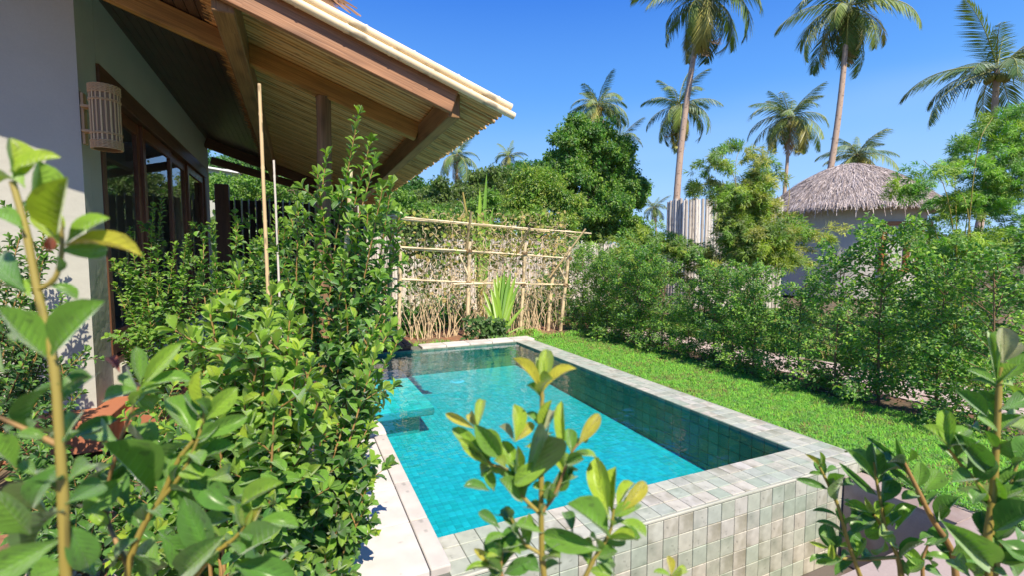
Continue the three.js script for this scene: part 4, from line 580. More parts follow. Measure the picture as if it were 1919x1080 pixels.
const hill = [['dark green tree on the hill just right of the roof edge', 770, 395, 40, [[760, 365, 45, 26], [800, 360, 40, 26], [740, 385, 40, 25]], 'deep'], ['rounded olive tree on the slope below the yellow palm trunk', 830, 400, 32, [[830, 375, 45, 32], [875, 385, 40, 28], [800, 395, 40, 26]], 'olive'], ['round dark tree on the hill crest beside the small far palm', 985, 340, 48, [[985, 318, 26, 18], [960, 335, 36, 20]], 'deep'], ['mid green tree at the centre of the hillside', 920, 400, 36, [[915, 345, 50, 26], [940, 370, 50, 30], [890, 355, 40, 22]], 'olive'], ['bushy tree low on the hillside behind the banana plant', 950, 420, 26, [[930, 395, 48, 30], [975, 400, 44, 30], [885, 405, 44, 26]], 'bright'], ['pale feathery shrub tree right beside the end of the roof', 745, 415, 22, [[740, 385, 40, 22], [790, 400, 46, 24], [840, 405, 40, 22]], 'bright'], ['broad green tree seen under the villa roof', 440, 400, 22, [[410, 350, 46, 26], [470, 340, 50, 30], [540, 355, 50, 32], [440, 365, 56, 26]], 'bright'], ['darker tall tree further back under the villa roof', 420, 350, 34, [[400, 315, 40, 30], [460, 312, 50, 34], [530, 330, 50, 40]], 'deep'], ['leafy tree behind the roof post', 620, 400, 26, [[600, 355, 50, 40], [680, 375, 50, 36], [650, 400, 60, 30]], 'olive']];
hill.forEach(([label, u, v, d, L, c], i) => tree('hillside_tree', label, [u, v + 20], d, L, { seed: 520 + i, per: Math.round(29000 / d / d + 380), size: 0.0075 * d + 0.02, cols: G[c], trunk: 0.12, group: 'trees on the hillside' }));
{ // scrubby ground cover on the hillside
  const r = rngOf(541), list = []; for (let i = 0; i < 5200; i++) { const x = lerp(-26, 26, r()), z = -lerp(17, 64, r()), y = groundY(x, z), s = 0.5 + 0.7 * r(); if (x > 9 && z > -30) continue; list.push({ m: new THREE.Matrix4().compose(V(x, y + 0.15 * s, z), new THREE.Quaternion().setFromEuler(new THREE.Euler(r() - 0.5, r() * 6, r() - 0.5)), V(s, s * 0.9, s)), c: tint(r, G.olive.concat(G.bright, [[0.2, 0.17, 0.06]])) }); }
  const o = instanced('hillside_undergrowth', clumpSmall, M.foliage, list); o.name = numbered('hillside_undergrowth'); scene.add(o); tag(o, 'mixed green undergrowth covering the slope behind the garden', 'undergrowth', null, 'stuff');
}
{ const c = at(398, 318, 30), s = thing('pale_shed', 'pale roofed shed glimpsed far off under the villa roof', 'shed', [c.x, 0, c.z]); part(s, 'wall', boxAt(-1.2, 1.2, groundY(c.x, c.z), c.y - 0.05, -1, 1, 0.01), M.plaster); part(s, 'roof', beamGeo(V(-1.5, c.y + 0.12, 0), V(1.6, c.y - 0.25, 0), 2.6, 0.1), M.white); }
// ---------------------------------------------------------------- feathery bamboo clumps
const spray = (() => { const r = rngOf(551), L = leafGeo(3, 0.13, 0.2, 0.22, 0.4), list = []; for (let i = 0; i < 9; i++) { const a = (r() - 0.5) * 2.0, g = L.clone(); g.applyMatrix4(orient(V((r() - 0.5) * 0.3, 0.55 * i / 9, (r() - 0.5) * 0.2), V(Math.sin(a), Math.cos(a) * 0.8, (r() - 0.5) * 0.9), V((r() - 0.5) * 0.8, 0.2, 1), 0.75, 0.75)); list.push(g); } return merged(list); })();
function bambooClump(label, base, depth, lobeUV, seed, cols, per, size, culmTips) {
  const r = rngOf(seed), B = at(...base, depth); B.y = -0.12; const t = thing('bamboo_clump', label, 'bamboo', [B.x, B.y, B.z], 'feathery bamboo clumps behind the hedge'), out = [];
  for (const [u, v] of culmTips) { const T = at(u, v, depth + (r() - 0.5) * 0.8).sub(B), o = V((r() - 0.5) * 0.5, 0, (r() - 0.5) * 0.4), side = V(T.x, 0, T.z); part(t, 'culm', tube(curve([o, o.clone().add(V(side.x * 0.12, T.y * 0.5, side.z * 0.12)), o.clone().add(V(side.x * 0.5, T.y * 0.9, side.z * 0.5)), T], 14), [0.009, 0.003], 6), M.stemGreen); }
  for (const [u, v, ru, rw, dens = 1] of lobeUV) { const c = at(u, v, depth + (r() - 0.5) * 0.6).sub(B), rx = ru / FPX * depth, ry = rw / FPX * depth, N = Math.round(per * dens * rx * ry); const nb = Math.max(8, Math.round(N * 4.2 / 26));
    for (let b = 0; b < nb; b++) { const d = rv(r), q = Math.pow(r(), 0.5), p = c.clone().add(V(d.x * rx * q, d.y * ry * q, d.z * rx * 0.8 * q)), bd = V(d.x, 0.12 + 0.3 * r(), d.z).normalize(), len = (0.5 + 0.6 * r()) * Math.min(0.7, rx); const col = tint(r, cols); for (let i = 0; i < 26; i++) { const s = i / 26, o = p.clone().addScaledVector(bd, len * (s - 0.3)).add(V((r() - 0.5) * 0.10, -0.22 * s * s + (r() - 0.5) * 0.10, (r() - 0.5) * 0.10)), z = size * (0.7 + 0.6 * r()); out.push({ m: orient(o, bd.clone().add(V(0, -0.35, 0)).add(rv(r).multiplyScalar(0.9)), V(0, 1, 0.3).add(rv(r).multiplyScalar(0.8)), z, z), c: col.clone().multiplyScalar(0.8 + 0.4 * r()) }); } } }
  t.add(instanced('foliage', spray, M.foliage, out));
}
const BC = [[0.24, 0.42, 0.03], [0.34, 0.47, 0.03], [0.16, 0.34, 0.025], [0.42, 0.46, 0.07]];
bambooClump('feathery yellow green bamboo between the bamboo screen and the hut', [1420, 660], 8.6, [[1335, 300, 38, 28, 0.30], [1385, 290, 40, 24, 0.36], [1425, 320, 28, 30, 0.6], [1310, 345, 26, 16, 0.16], [1395, 370, 44, 42, 1.5], [1425, 330, 34, 30, 0.8], [1370, 420, 30, 40, 1.2], [1425, 425, 46, 42, 1.7], [1520, 434, 44, 16, 0.9], [1450, 470, 56, 36, 1.5], [1390, 460, 44, 36, 0.8], [1340, 480, 40, 30, 0.6]], 561, BC, 1100, 0.13, [[1340, 275], [1400, 265], [1440, 270], [1310, 330], [1470, 330], [1560, 425], [1380, 330]]);
bambooClump('large airy bamboo clump at the right edge in front of the hut', [1800, 700], 7.2, [[1735, 320, 44, 28, 0.36], [1790, 295, 50, 32, 0.42], [1860, 260, 56, 44, 0.6], [1915, 225, 56, 46, 0.7], [1900, 290, 50, 40, 0.7], [1790, 380, 46, 30, 0.7], [1840, 360, 60, 46, 0.8], [1910, 330, 56, 56, 0.8], [1740, 440, 44, 28, 0.22], [1805, 460, 64, 44, 0.7], [1885, 460, 66, 52, 0.7], [1950, 420, 56, 66, 0.6], [1690, 350, 24, 12, 0.12], [1850, 540, 80, 40, 0.6]], 562, [[0.16, 0.42, 0.024], [0.24, 0.48, 0.03], [0.34, 0.52, 0.035], [0.14, 0.36, 0.024]], 1500, 0.105, [[1730, 300], [1790, 270], [1860, 220], [1915, 190], [1680, 350], [1890, 260], [1760, 340]]);
bambooClump('low bright bamboo in front of the left end of the screen', [1240, 650], 9.5, [[1200, 450, 60, 30, 0.9], [1250, 460, 50, 30, 0.9], [1150, 475, 50, 30, 0.8], [1230, 500, 70, 36, 0.8]], 563, BC.slice(0, 3), 900, 0.13, [[1200, 425], [1250, 430], [1150, 450]]);
// ---------------------------------------------------------------- hedge along the lawn: young plants one by one
const hedgeCols = [[0.12, 0.33, 0.02], [0.17, 0.41, 0.024], [0.33, 0.56, 0.035], [0.075, 0.24, 0.02]];
const hedgeLeaf = leafGeo(2, 1, 0.3, 0.2);
function hedgeGeo(seed, n, hgt, size, wid, low) {
  const r = rngOf(seed), stems = [], list = []; stems.push(tube(curve([V(0, 0, 0), V(0.02, hgt * 0.4, 0.01), V((r() - 0.5) * 0.1, hgt * 0.97, (r() - 0.5) * 0.1)], 8), [0.013, 0.004], 6));
  const nb = 46; for (let b = 0; b < nb; b++) { const t = lerp(low, 0.97, Math.pow((b + r() * 0.8) / nb, 1.25)), a = b * 2.4 + r(), L = wid * (1.1 - 0.55 * t) * (0.6 + 0.6 * r()), o = V(0, hgt * t, 0), e = o.clone().add(V(Math.cos(a) * L, L * lerp(0.02, 0.75, Math.min(1, t * 1.6)) * (0.6 + 0.6 * r()) , Math.sin(a) * L)); stems.push(tube([o, e], [0.005, 0.0015], 4, false));
    const k = Math.round(n / nb * (0.6 + 0.8 * r())); for (let i = 0; i < k; i++) { const s = Math.pow(r(), 0.6), p = o.clone().lerp(e, s * 1.08).add(rv(r).multiplyScalar(0.055)), z = size * (0.7 + 0.6 * r()); list.push([p, rv(r).add(e.clone().sub(o).normalize()), rv(r).multiplyScalar(0.8).add(V(0, 1, 0)), z, r()]); } }
  return [merged(stems), list.filter(([p]) => vnoise(p.x * 5 + 40, p.y * 5 + p.z * 5 + 40, 256, seed) > 0.33)];
}
{
  const kinds = [0, 1, 2].map((i) => hedgeGeo(570 + i, 5800, 1.42, 0.038, 0.42, [0.02, 0.06, 0.03][i])), rr = rngOf(580), first = [];
  const label = ['hedge shrub beside the right trellis post, first of the row', 'second hedge shrub from the trellis', 'third hedge shrub from the trellis', 'fourth hedge shrub from the trellis', 'fifth hedge shrub from the trellis', 'sixth hedge shrub from the trellis', 'seventh hedge shrub from the trellis', 'eighth hedge shrub from the trellis', 'ninth hedge shrub from the trellis', 'tenth hedge shrub from the trellis', 'eleventh hedge shrub from the trellis', 'twelfth hedge shrub from the trellis', 'thirteenth hedge shrub from the trellis', 'fourteenth hedge shrub from the trellis', 'fifteenth hedge shrub from the trellis, next to last', 'last hedge shrub of the row, behind the near right plant'];
  for (let i = 0; i < 16; i++) {
    const k = i % 3, z = lerp(-7.4, -1.75, Math.pow(i / 15, 1.0)) + (rr() - 0.5) * 0.2, x = 4.80 + (rr() - 0.5) * 0.22, s = (0.82 + 0.28 * rr() + (i > 12 ? 0.08 : 0)) * (i > 6 && i < 12 ? 0.84 : 1), ws = 0.8 + 0.4 * rr(); let t;
    if (!first[k]) { t = thing('hedge_shrub', '', 'shrub'); part(t, 'trunk', kinds[k][0], M.twig); const q = rngOf(590 + k); t.add(instanced('foliage', hedgeLeaf, M.foliageGloss, kinds[k][1].map(([p, d, n, s2]) => ({ m: orient(p, d, n, s2 * 0.62, s2), c: tint(q, hedgeCols) })))); first[k] = t; }
    else { t = first[k].clone(); t.name = numbered('hedge_shrub'); scene.add(t); }
    t.position.set(x, -0.09, z); t.rotation.y = rr() * 6.28; t.scale.set(s * ws, s, s * ws); tag(t, label[i], 'shrub', 'young hedge shrubs along the lawn edge');
  }
  // taller mixed shrubs across the path
  const back = [[6.6, -8.2, 1.25, 'broad shrub in front of the pale fence right of the trellis'], [7.4, -7.0, 1.05, 'shrub in front of the tall bamboo screen'], [6.9, -5.6, 0.85, 'dark shrub across the path below the yellow green bamboo'], [8.2, -5.2, 0.75, 'shrub below the hut wall'], [7.6, -3.9, 0.75, 'shrub across the path below the hut windows'], [9.2, -4.0, 0.95, 'shrub under the airy bamboo clump'], [8.6, -2.6, 1.25, 'dark shrub across the path at the right edge'], [5.6, -9.3, 1.25, 'shrub behind the right trellis post'], [9.8, -2.4, 1.4, 'tall shrub behind the near right plant'], [3.0, -9.4, 0.55, 'low shrub behind the left post of the trellis'], [3.9, -9.0, 0.5, 'low shrub behind the middle of the trellis'], [4.9, -8.9, 0.7, 'low shrub behind the right part of the trellis'], [2.2, -9.8, 0.6, 'low shrub between the deck and the pale fence'], [5.9, -7.9, 0.95, 'shrub just right of the trellis behind the hedge'], [10.8, -4.6, 1.3, 'shrub below the right hut window']];
  back.forEach(([x, z, s, l], i) => { const t = first[i % 3].clone(); t.name = numbered('garden_shrub'); t.position.set(x, -0.1, z); t.rotation.y = i * 2.1; t.scale.set(s * 1.35, s, s * 1.35); scene.add(t); tag(t, l, 'shrub', 'garden shrubs across the path'); });
}
// ---------------------------------------------------------------- broad glossy leaves of the shrubs in the bed
function bladeGeo(bend, fold, twist, seg = 8) {   // obovate leaf, unit length along +y, unit width
  const P = [], U = [], I = [], ac = [-1, -0.5, 0, 0.5, 1];
  for (let j = 0; j <= seg; j++) {
    const t = j / seg, w = 0.5 * (t < 0.06 ? 0.07 : Math.pow(Math.max(0, Math.sin(Math.PI * Math.pow((t - 0.06) / 0.94, 1.22))), 0.72)) * (t > 0.985 ? 0.3 : 1) + 0.008, tw = twist * t, ang = bend * t, y = bend ? Math.sin(ang) / bend : t, z = bend ? -(1 - Math.cos(ang)) / bend : 0;
    for (const s of ac) { const x = s * w, up = fold * Math.abs(s) * w + 0.025 * Math.sin(t * 15 + s * 4) * Math.abs(s) * w; P.push(x * Math.cos(tw), y + up * Math.sin(ang), z + up * Math.cos(ang) + x * Math.sin(tw) * 0.6); U.push(0.5 + 0.5 * s, t); }
  }
  for (let j = 0; j < seg; j++) for (let s = 0; s < 4; s++) { const a = j * 5 + s; I.push(a, a + 1, a + 5, a + 1, a + 6, a + 5); }
  const g = new THREE.BufferGeometry(); g.setAttribute('position', new THREE.Float32BufferAttribute(P, 3)); g.setAttribute('uv', new THREE.Float32BufferAttribute(U, 2)); g.setIndex(I); g.computeVertexNormals(); return g;
}
const blades = [[0.5, 0.35, 0.2], [0.9, 0.3, -0.2], [0.25, 0.5, 0.1], [1.3, 0.25, 0.25], [-0.35, 0.4, -0.15], [0.6, 0.6, 0]].map((a) => bladeGeo(...a));
const bladesLow = [[0.5, 0.35, 0.2], [1.0, 0.3, -0.2], [-0.2, 0.45, 0.1]].map((a) => bladeGeo(...a, 4));
function setM(o, m) { m.decompose(o.position, o.quaternion, o.scale); return o; }
// a shrub whose leaves are read off one by one: leaf = [base u, v, tip u, v, width in pixels, tone, depth offset of tip, bend kind]
function nearPlant(name, label, depth, stems, leaves, seed, cropX, cropY, k, fill = 0, tones = ['deep', 'mid'], wk = 0.9, bright = true, rootY = -0.1) {
  const r = rngOf(seed), px = ([u, v, dd = 0]) => at(cropX + u / k, cropY + v / k, depth + dd), s0 = px(stems[0][0]), B = s0.clone().setY(rootY), t = thing(name, label, 'shrub', [B.x, B.y, B.z]);
  stems.forEach((s, i) => { const rad = s[0].length > 3 ? s[0][3] : 0.005, p = s.map((q) => px(q).sub(B)); if (i === 0 && p[0].y > 0.15) p.unshift(V(p[0].x * 0.5, 0, p[0].z * 0.5)); const c = curve(p, 18); part(t, 'stem', tube(c, (q) => rad * (1.1 - 0.5 * q) * (1 + 0.12 * ((Math.round(q * 18) % 5) === 0)), 9), i % 3 === 2 ? M.stem : M.stemGreen); });
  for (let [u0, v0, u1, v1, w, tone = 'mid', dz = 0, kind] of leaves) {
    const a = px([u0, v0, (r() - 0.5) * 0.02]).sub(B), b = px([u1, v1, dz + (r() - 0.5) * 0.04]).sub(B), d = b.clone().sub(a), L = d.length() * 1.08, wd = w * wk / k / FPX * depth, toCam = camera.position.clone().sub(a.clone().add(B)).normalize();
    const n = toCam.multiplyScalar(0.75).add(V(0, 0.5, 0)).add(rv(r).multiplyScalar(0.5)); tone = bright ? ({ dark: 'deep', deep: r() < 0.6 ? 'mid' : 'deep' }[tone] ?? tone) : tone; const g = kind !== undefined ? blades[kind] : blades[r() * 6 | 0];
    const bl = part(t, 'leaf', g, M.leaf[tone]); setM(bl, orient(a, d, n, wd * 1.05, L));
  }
  for (const s of stems) { const p = s.map((q) => px(q).sub(B)), c = new THREE.CatmullRomCurve3(p); for (let i = 0; i < fill; i++) { const q = lerp(0.1, 0.93, (i + r()) / fill), o = c.getPoint(q), ax = c.getTangent(q), d = rv(r); d.addScaledVector(ax, -d.dot(ax)).normalize().addScaledVector(ax, 0.75 + 0.7 * r()); const L = depth * (0.042 + 0.030 * r()), n = camera.position.clone().sub(o.clone().add(B)).normalize().multiplyScalar(0.5).add(V(0, 0.7, 0)).add(rv(r).multiplyScalar(0.5)); setM(part(t, 'leaf', blades[r() * 6 | 0], M.leaf[tones[r() * tones.length | 0]]), orient(o, d, n, L * (0.42 + 0.14 * r()), L)); } }
  return t;
}
function bushy(name, label, base, tips, o) {   // tips: [u, v, depth]; stems grow from the base to each tip and carry paired leaves
  const r = rngOf(o.seed), B = base.clone(), t = thing(name, label, 'shrub', [B.x, B.y, B.z], o.group), leaves = [], wood = [];
  const leafL = o.leaf, tones = o.tones ?? ['deep', 'mid', 'fresh'];
  const addLeaf = (p, d, n, s, tone) => leaves.push({ p, m: orient(p, d, n, s * leafL * (o.wide ?? 0.52), s * leafL), tone });
  function spray(p0, p1, rad, lv, f0, lit = 1) {  // lit: shade inside the shrub put into leaf tones, darker on inner twigs
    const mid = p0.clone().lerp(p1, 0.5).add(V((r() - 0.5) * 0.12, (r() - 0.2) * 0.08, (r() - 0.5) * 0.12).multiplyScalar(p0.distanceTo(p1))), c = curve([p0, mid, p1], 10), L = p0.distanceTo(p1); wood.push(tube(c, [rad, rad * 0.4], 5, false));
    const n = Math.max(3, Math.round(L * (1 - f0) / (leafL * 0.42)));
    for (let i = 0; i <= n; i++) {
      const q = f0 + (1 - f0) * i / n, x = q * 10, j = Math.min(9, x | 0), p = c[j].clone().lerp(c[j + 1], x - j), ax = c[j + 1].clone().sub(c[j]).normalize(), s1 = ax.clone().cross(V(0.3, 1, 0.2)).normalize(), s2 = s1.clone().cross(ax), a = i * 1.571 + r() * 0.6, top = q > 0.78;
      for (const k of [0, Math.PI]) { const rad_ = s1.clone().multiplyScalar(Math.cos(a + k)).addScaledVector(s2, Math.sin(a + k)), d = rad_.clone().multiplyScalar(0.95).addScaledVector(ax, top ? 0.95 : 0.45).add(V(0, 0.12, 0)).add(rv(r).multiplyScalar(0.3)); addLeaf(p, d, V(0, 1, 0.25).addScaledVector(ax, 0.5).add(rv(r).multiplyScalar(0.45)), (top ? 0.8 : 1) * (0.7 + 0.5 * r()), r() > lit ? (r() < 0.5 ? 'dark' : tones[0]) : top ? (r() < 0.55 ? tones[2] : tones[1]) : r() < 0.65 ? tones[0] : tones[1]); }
    }
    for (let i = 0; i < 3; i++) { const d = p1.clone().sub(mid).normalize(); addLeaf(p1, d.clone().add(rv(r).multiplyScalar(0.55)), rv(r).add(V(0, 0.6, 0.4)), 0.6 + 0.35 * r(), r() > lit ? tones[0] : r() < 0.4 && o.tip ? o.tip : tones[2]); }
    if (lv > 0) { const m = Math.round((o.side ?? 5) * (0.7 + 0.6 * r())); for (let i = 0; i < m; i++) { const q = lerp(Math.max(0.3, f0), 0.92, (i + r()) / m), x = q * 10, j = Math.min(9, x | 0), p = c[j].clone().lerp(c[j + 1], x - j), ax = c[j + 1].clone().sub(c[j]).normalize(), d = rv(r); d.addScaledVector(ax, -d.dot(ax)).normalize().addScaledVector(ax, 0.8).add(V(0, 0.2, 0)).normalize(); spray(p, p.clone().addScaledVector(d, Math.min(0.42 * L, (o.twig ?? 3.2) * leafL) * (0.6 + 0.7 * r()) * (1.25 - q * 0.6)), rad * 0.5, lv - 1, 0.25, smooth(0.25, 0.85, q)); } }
  }
  for (const [u, v, dd] of tips) { const T = at(u, v, dd).sub(B), o0 = V((r() - 0.5) * 0.12, 0, (r() - 0.5) * 0.12); if (T.y > 0.02) spray(o0.clone().lerp(T, 0.12).add(V(0, T.y * 0.06, 0)), T, (o.rad ?? 0.007), 1, o.f0 ?? 0.35); else spray(V(0, 0.1, 0), T, 0.004, 1, 0.3); wood.push(tube([o0, o0.clone().lerp(T, 0.12).add(V(0, T.y * 0.06, 0))], (o.rad ?? 0.007), 5, false)); }
  part(t, 'stem', merged(wood), o.stem ?? M.stem);
  leaves.forEach((l) => { const w = l.p.clone().add(B), v = w.clone().project(camera); l.d = w.distanceTo(camera.position) + (Math.abs(v.x) > 1.02 || Math.abs(v.y) > 1.04 ? 50 : 0); });
  leaves.sort((a, b) => a.d - b.d); const nMesh = Math.min(o.mesh ?? 200, leaves.length), rest = [];
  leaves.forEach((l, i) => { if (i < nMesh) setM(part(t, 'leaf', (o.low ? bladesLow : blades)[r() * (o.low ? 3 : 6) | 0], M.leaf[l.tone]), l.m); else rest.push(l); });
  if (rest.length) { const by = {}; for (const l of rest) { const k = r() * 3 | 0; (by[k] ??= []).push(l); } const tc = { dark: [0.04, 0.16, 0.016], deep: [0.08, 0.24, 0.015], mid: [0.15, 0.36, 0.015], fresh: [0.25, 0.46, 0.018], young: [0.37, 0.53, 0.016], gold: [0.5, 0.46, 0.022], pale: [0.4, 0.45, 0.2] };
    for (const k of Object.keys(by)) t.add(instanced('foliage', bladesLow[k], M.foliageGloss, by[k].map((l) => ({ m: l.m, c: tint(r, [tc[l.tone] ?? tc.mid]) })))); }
  return t;
}
const gy = (x, z) => V(x, -0.11, z);
const spread = (seed, list, n, ju, jv, jd) => { const r = rngOf(seed), o = []; for (const q of list) { o.push(q); for (let i = 0; i < n; i++) o.push([q[0] + (r() - 0.5) * ju, q[1] + r() * jv, q[2] + (r() - 0.5) * jd]); } return o; };
bushy('pool_shrub', 'tall shrub with a cut bamboo stake rising in front of the villa post', gy(0.12, -2.95), spread(601, [[672, 214, 2.7], [613, 290, 2.75], [704, 300, 2.7], [650, 330, 2.85], [735, 345, 2.75], [560, 395, 2.8], [690, 400, 2.6], [748, 425, 2.75], [600, 420, 2.7], [640, 480, 2.5], [715, 500, 2.6], [705, 560, 2.65], [570, 480, 2.75], [675, 640, 2.55], [640, 600, 2.45], [680, 700, 2.5], [540, 520, 2.7]], 1, 50, 70, 0.3), { seed: 611, leaf: 0.075, wide: 0.46, mesh: 260, tones: ['deep', 'mid', 'fresh'], side: 2, twig: 2.4, f0: 0.42, tip: 'fresh', rad: 0.008 });
bushy('garden_bush', 'bright green shrub in the middle of the bed in front of the doors', gy(-0.22, -1.75), spread(602, [[450, 512, 1.65], [395, 590, 1.6], [360, 640, 1.6], [510, 555, 1.65], [545, 590, 1.7], [500, 640, 1.5], [430, 660, 1.5], [560, 660, 1.6], [585, 690, 1.65], [520, 720, 1.45], [570, 770, 1.6], [460, 760, 1.45], [530, 800, 1.5], [395, 740, 1.55]], 1, 50, 70, 0.25), { seed: 612, leaf: 0.070, wide: 0.48, mesh: 280, tones: ['mid', 'fresh', 'fresh'], side: 3, twig: 2.4, f0: 0.3, tip: 'young', stem: M.stem });
bushy('edging_shrub', 'leafy shrub leaning over the pale pool paving', gy(0.0, -1.95), spread(603, [[715, 590, 2.2], [730, 575, 2.25], [705, 655, 2.1], [690, 735, 2.05], [670, 790, 2.0], [680, 850, 1.95], [650, 900, 1.9], [690, 945, 1.8], [640, 980, 1.8], [610, 1040, 1.7], [600, 880, 1.75], [560, 950, 1.65], [600, 820, 1.8], [620, 760, 1.95], [540, 860, 1.65], [500, 1020, 1.5], [570, 1060, 1.55]], 1, 40, 70, 0.2), { seed: 613, leaf: 0.064, mesh: 260, tones: ['deep', 'mid', 'fresh'], side: 2, twig: 2.4, f0: 0.3, tip: 'young' });
bushy('door_shrub', 'slender small leaved shrub in front of the sliding doors', gy(-1.1, -4.7), spread(604, [[305, 362, 3.95], [245, 430, 3.9], [362, 425, 3.95], [215, 490, 3.9], [270, 480, 3.8], [385, 455, 4.0], [330, 460, 3.9], [240, 560, 3.85], [300, 520, 3.7], [375, 540, 3.9], [330, 600, 3.7], [270, 620, 3.7], [225, 640, 3.8], [390, 640, 3.8], [310, 690, 3.6]], 1, 40, 70, 0.3), { seed: 614, leaf: 0.055, wide: 0.62, mesh: 220, low: true, tones: ['mid', 'mid', 'fresh'], side: 2, f0: 0.4, rad: 0.005, tip: 'fresh' });
bushy('terrace_shrub', 'shrub growing around the two thin bamboo stakes under the roof', gy(-0.45, -4.1), spread(605, [[400, 425, 3.9], [440, 400, 3.9], [470, 470, 3.8], [520, 395, 3.7], [545, 420, 3.6], [490, 440, 3.8], [565, 375, 3.6], [440, 500, 3.7], [410, 520, 3.8], [500, 530, 3.5], [540, 480, 3.5], [450, 580, 3.6], [400, 620, 3.6], [540, 560, 3.4]], 1, 50, 60, 0.3), { seed: 615, leaf: 0.07, mesh: 220, low: true, tones: ['deep', 'mid', 'fresh'], side: 3, f0: 0.35, tip: 'fresh' });
bushy('corner_shrub', 'dark small leaved shrub against the sunlit corner wall', gy(-1.75, -3.75), spread(606, [[55, 385, 3.1], [20, 455, 3.05], [98, 435, 3.1], [15, 560, 3.0], [118, 560, 3.0], [60, 520, 3.0], [160, 660, 2.9], [90, 620, 2.9], [30, 640, 2.9], [130, 700, 2.8], [60, 720, 2.8]], 1, 60, 60, 0.3), { seed: 616, leaf: 0.05, wide: 0.42, mesh: 180, low: true, tones: ['dark', 'deep', 'mid'], side: 5, f0: 0.3 });
bushy('low_shrub', 'low dark shrub at the foot of the villa corner', gy(-1.05, -2.6), spread(607, [[60, 790, 2.4], [120, 830, 2.3], [30, 870, 2.2], [200, 850, 2.4], [100, 930, 2.0], [180, 960, 2.0], [60, 1000, 1.9], [240, 930, 2.2]], 1, 70, 60, 0.3), { seed: 617, leaf: 0.055, wide: 0.48, mesh: 150, low: true, tones: ['deep', 'deep', 'mid'], side: 5, f0: 0.2, tip: 'fresh' });
bushy('low_shrub', 'low bright shrub in front of the terracotta step', gy(-0.55, -2.3), spread(608, [[290, 760, 2.4], [340, 800, 2.2], [270, 860, 2.1], [380, 860, 2.0], [320, 940, 1.8], [420, 930, 1.7], [250, 1000, 1.7], [370, 1020, 1.5], [450, 1020, 1.5], [400, 700, 2.4]], 1, 70, 60, 0.3), { seed: 618, leaf: 0.058, mesh: 200, tones: ['deep', 'mid', 'fresh'], side: 5, f0: 0.2, tip: 'young' });
// thin stakes among the shrubs
{ const r = rngOf(621); const stake = (label, a, b, rad, m) => { const t = thing('bamboo_stake', label, 'stake', [b.x, 0, b.z], 'thin stakes among the shrubs'); const A = a.clone().sub(V(b.x, 0, b.z)), Bq = b.clone().sub(V(b.x, 0, b.z)); part(t, 'culm', bambooPole(Bq, A, rad, r, 8, 0.006), m); };
  const g = (p) => p.clone().setY(-0.1); let a = at(487, 157, 3.1), b = at(508, 560, 3.1); stake('tall thin bamboo stake reaching up to the bamboo ceiling', a, g(b), 0.0125, M.bamboo); a = at(514, 300, 3.3); b = at(524, 560, 3.3); stake('shorter grey stake just right of the tall one', a, g(b), 0.008, M.fencePole[1]); a = at(657, 318, 2.75); b = at(618, 560, 2.75); stake('thick cut bamboo stake with a sawn top in the tall shrub', a, g(b), 0.018, M.bambooPale); }

// ---------------------------------------------------------------- plants right in front of the camera
const C1 = [0, 0, 1];
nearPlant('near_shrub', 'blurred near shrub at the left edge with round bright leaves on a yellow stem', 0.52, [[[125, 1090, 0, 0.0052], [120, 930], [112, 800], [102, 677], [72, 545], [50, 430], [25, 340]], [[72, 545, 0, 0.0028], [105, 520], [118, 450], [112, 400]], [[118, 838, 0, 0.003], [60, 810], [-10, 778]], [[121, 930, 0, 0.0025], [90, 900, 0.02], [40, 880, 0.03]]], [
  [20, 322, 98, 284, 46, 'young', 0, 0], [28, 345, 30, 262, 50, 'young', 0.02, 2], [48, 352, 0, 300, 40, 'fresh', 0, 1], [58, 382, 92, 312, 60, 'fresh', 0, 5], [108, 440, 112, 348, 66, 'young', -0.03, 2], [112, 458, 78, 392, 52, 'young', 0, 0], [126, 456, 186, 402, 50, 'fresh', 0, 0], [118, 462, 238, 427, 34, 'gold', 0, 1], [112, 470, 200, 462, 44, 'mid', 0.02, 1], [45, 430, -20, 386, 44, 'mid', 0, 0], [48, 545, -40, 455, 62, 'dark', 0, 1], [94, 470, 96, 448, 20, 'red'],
  [96, 676, -12, 590, 66, 'deep', -0.03, 4], [100, 668, 176, 572, 74, 'deep', 0, 2], [60, 560, 10, 520, 40, 'fresh', 0.03, 0], [112, 720, 2, 768, 40, 'dark', 0.02, 1], [116, 800, 30, 842, 46, 'deep', 0.02, 3], [120, 870, 30, 950, 56, 'dark', 0, 1], [118, 900, -10, 905, 50, 'deep', 0.03, 1], [122, 945, 200, 900, 48, 'dark', 0.04, 0], [118, 1010, 0, 1075, 66, 'deep', 0, 4], [124, 980, 175, 1060, 54, 'dark', 0.02, 1], [120, 960, 20, 985, 50, 'dark', 0.03, 1], [30, 880, -20, 820, 44, 'deep', 0, 2], [118, 830, 150, 760, 30, 'mid', 0.05, 0], [110, 760, 175, 700, 44, 'mid', 0.05, 2], [60, 1000, -10, 940, 60, 'mid', -0.04, 0], [122, 1060, 60, 1085, 60, 'mid', -0.03, 4], [130, 900, 180, 850, 40, 'mid', 0.05, 1], [20, 600, 60, 640, 34, 'mid', 0.05, 1], [10, 700, -30, 640, 40, 'deep', 0.04, 0]], 701, ...C1, 3, ['deep', 'mid'], 0.85);
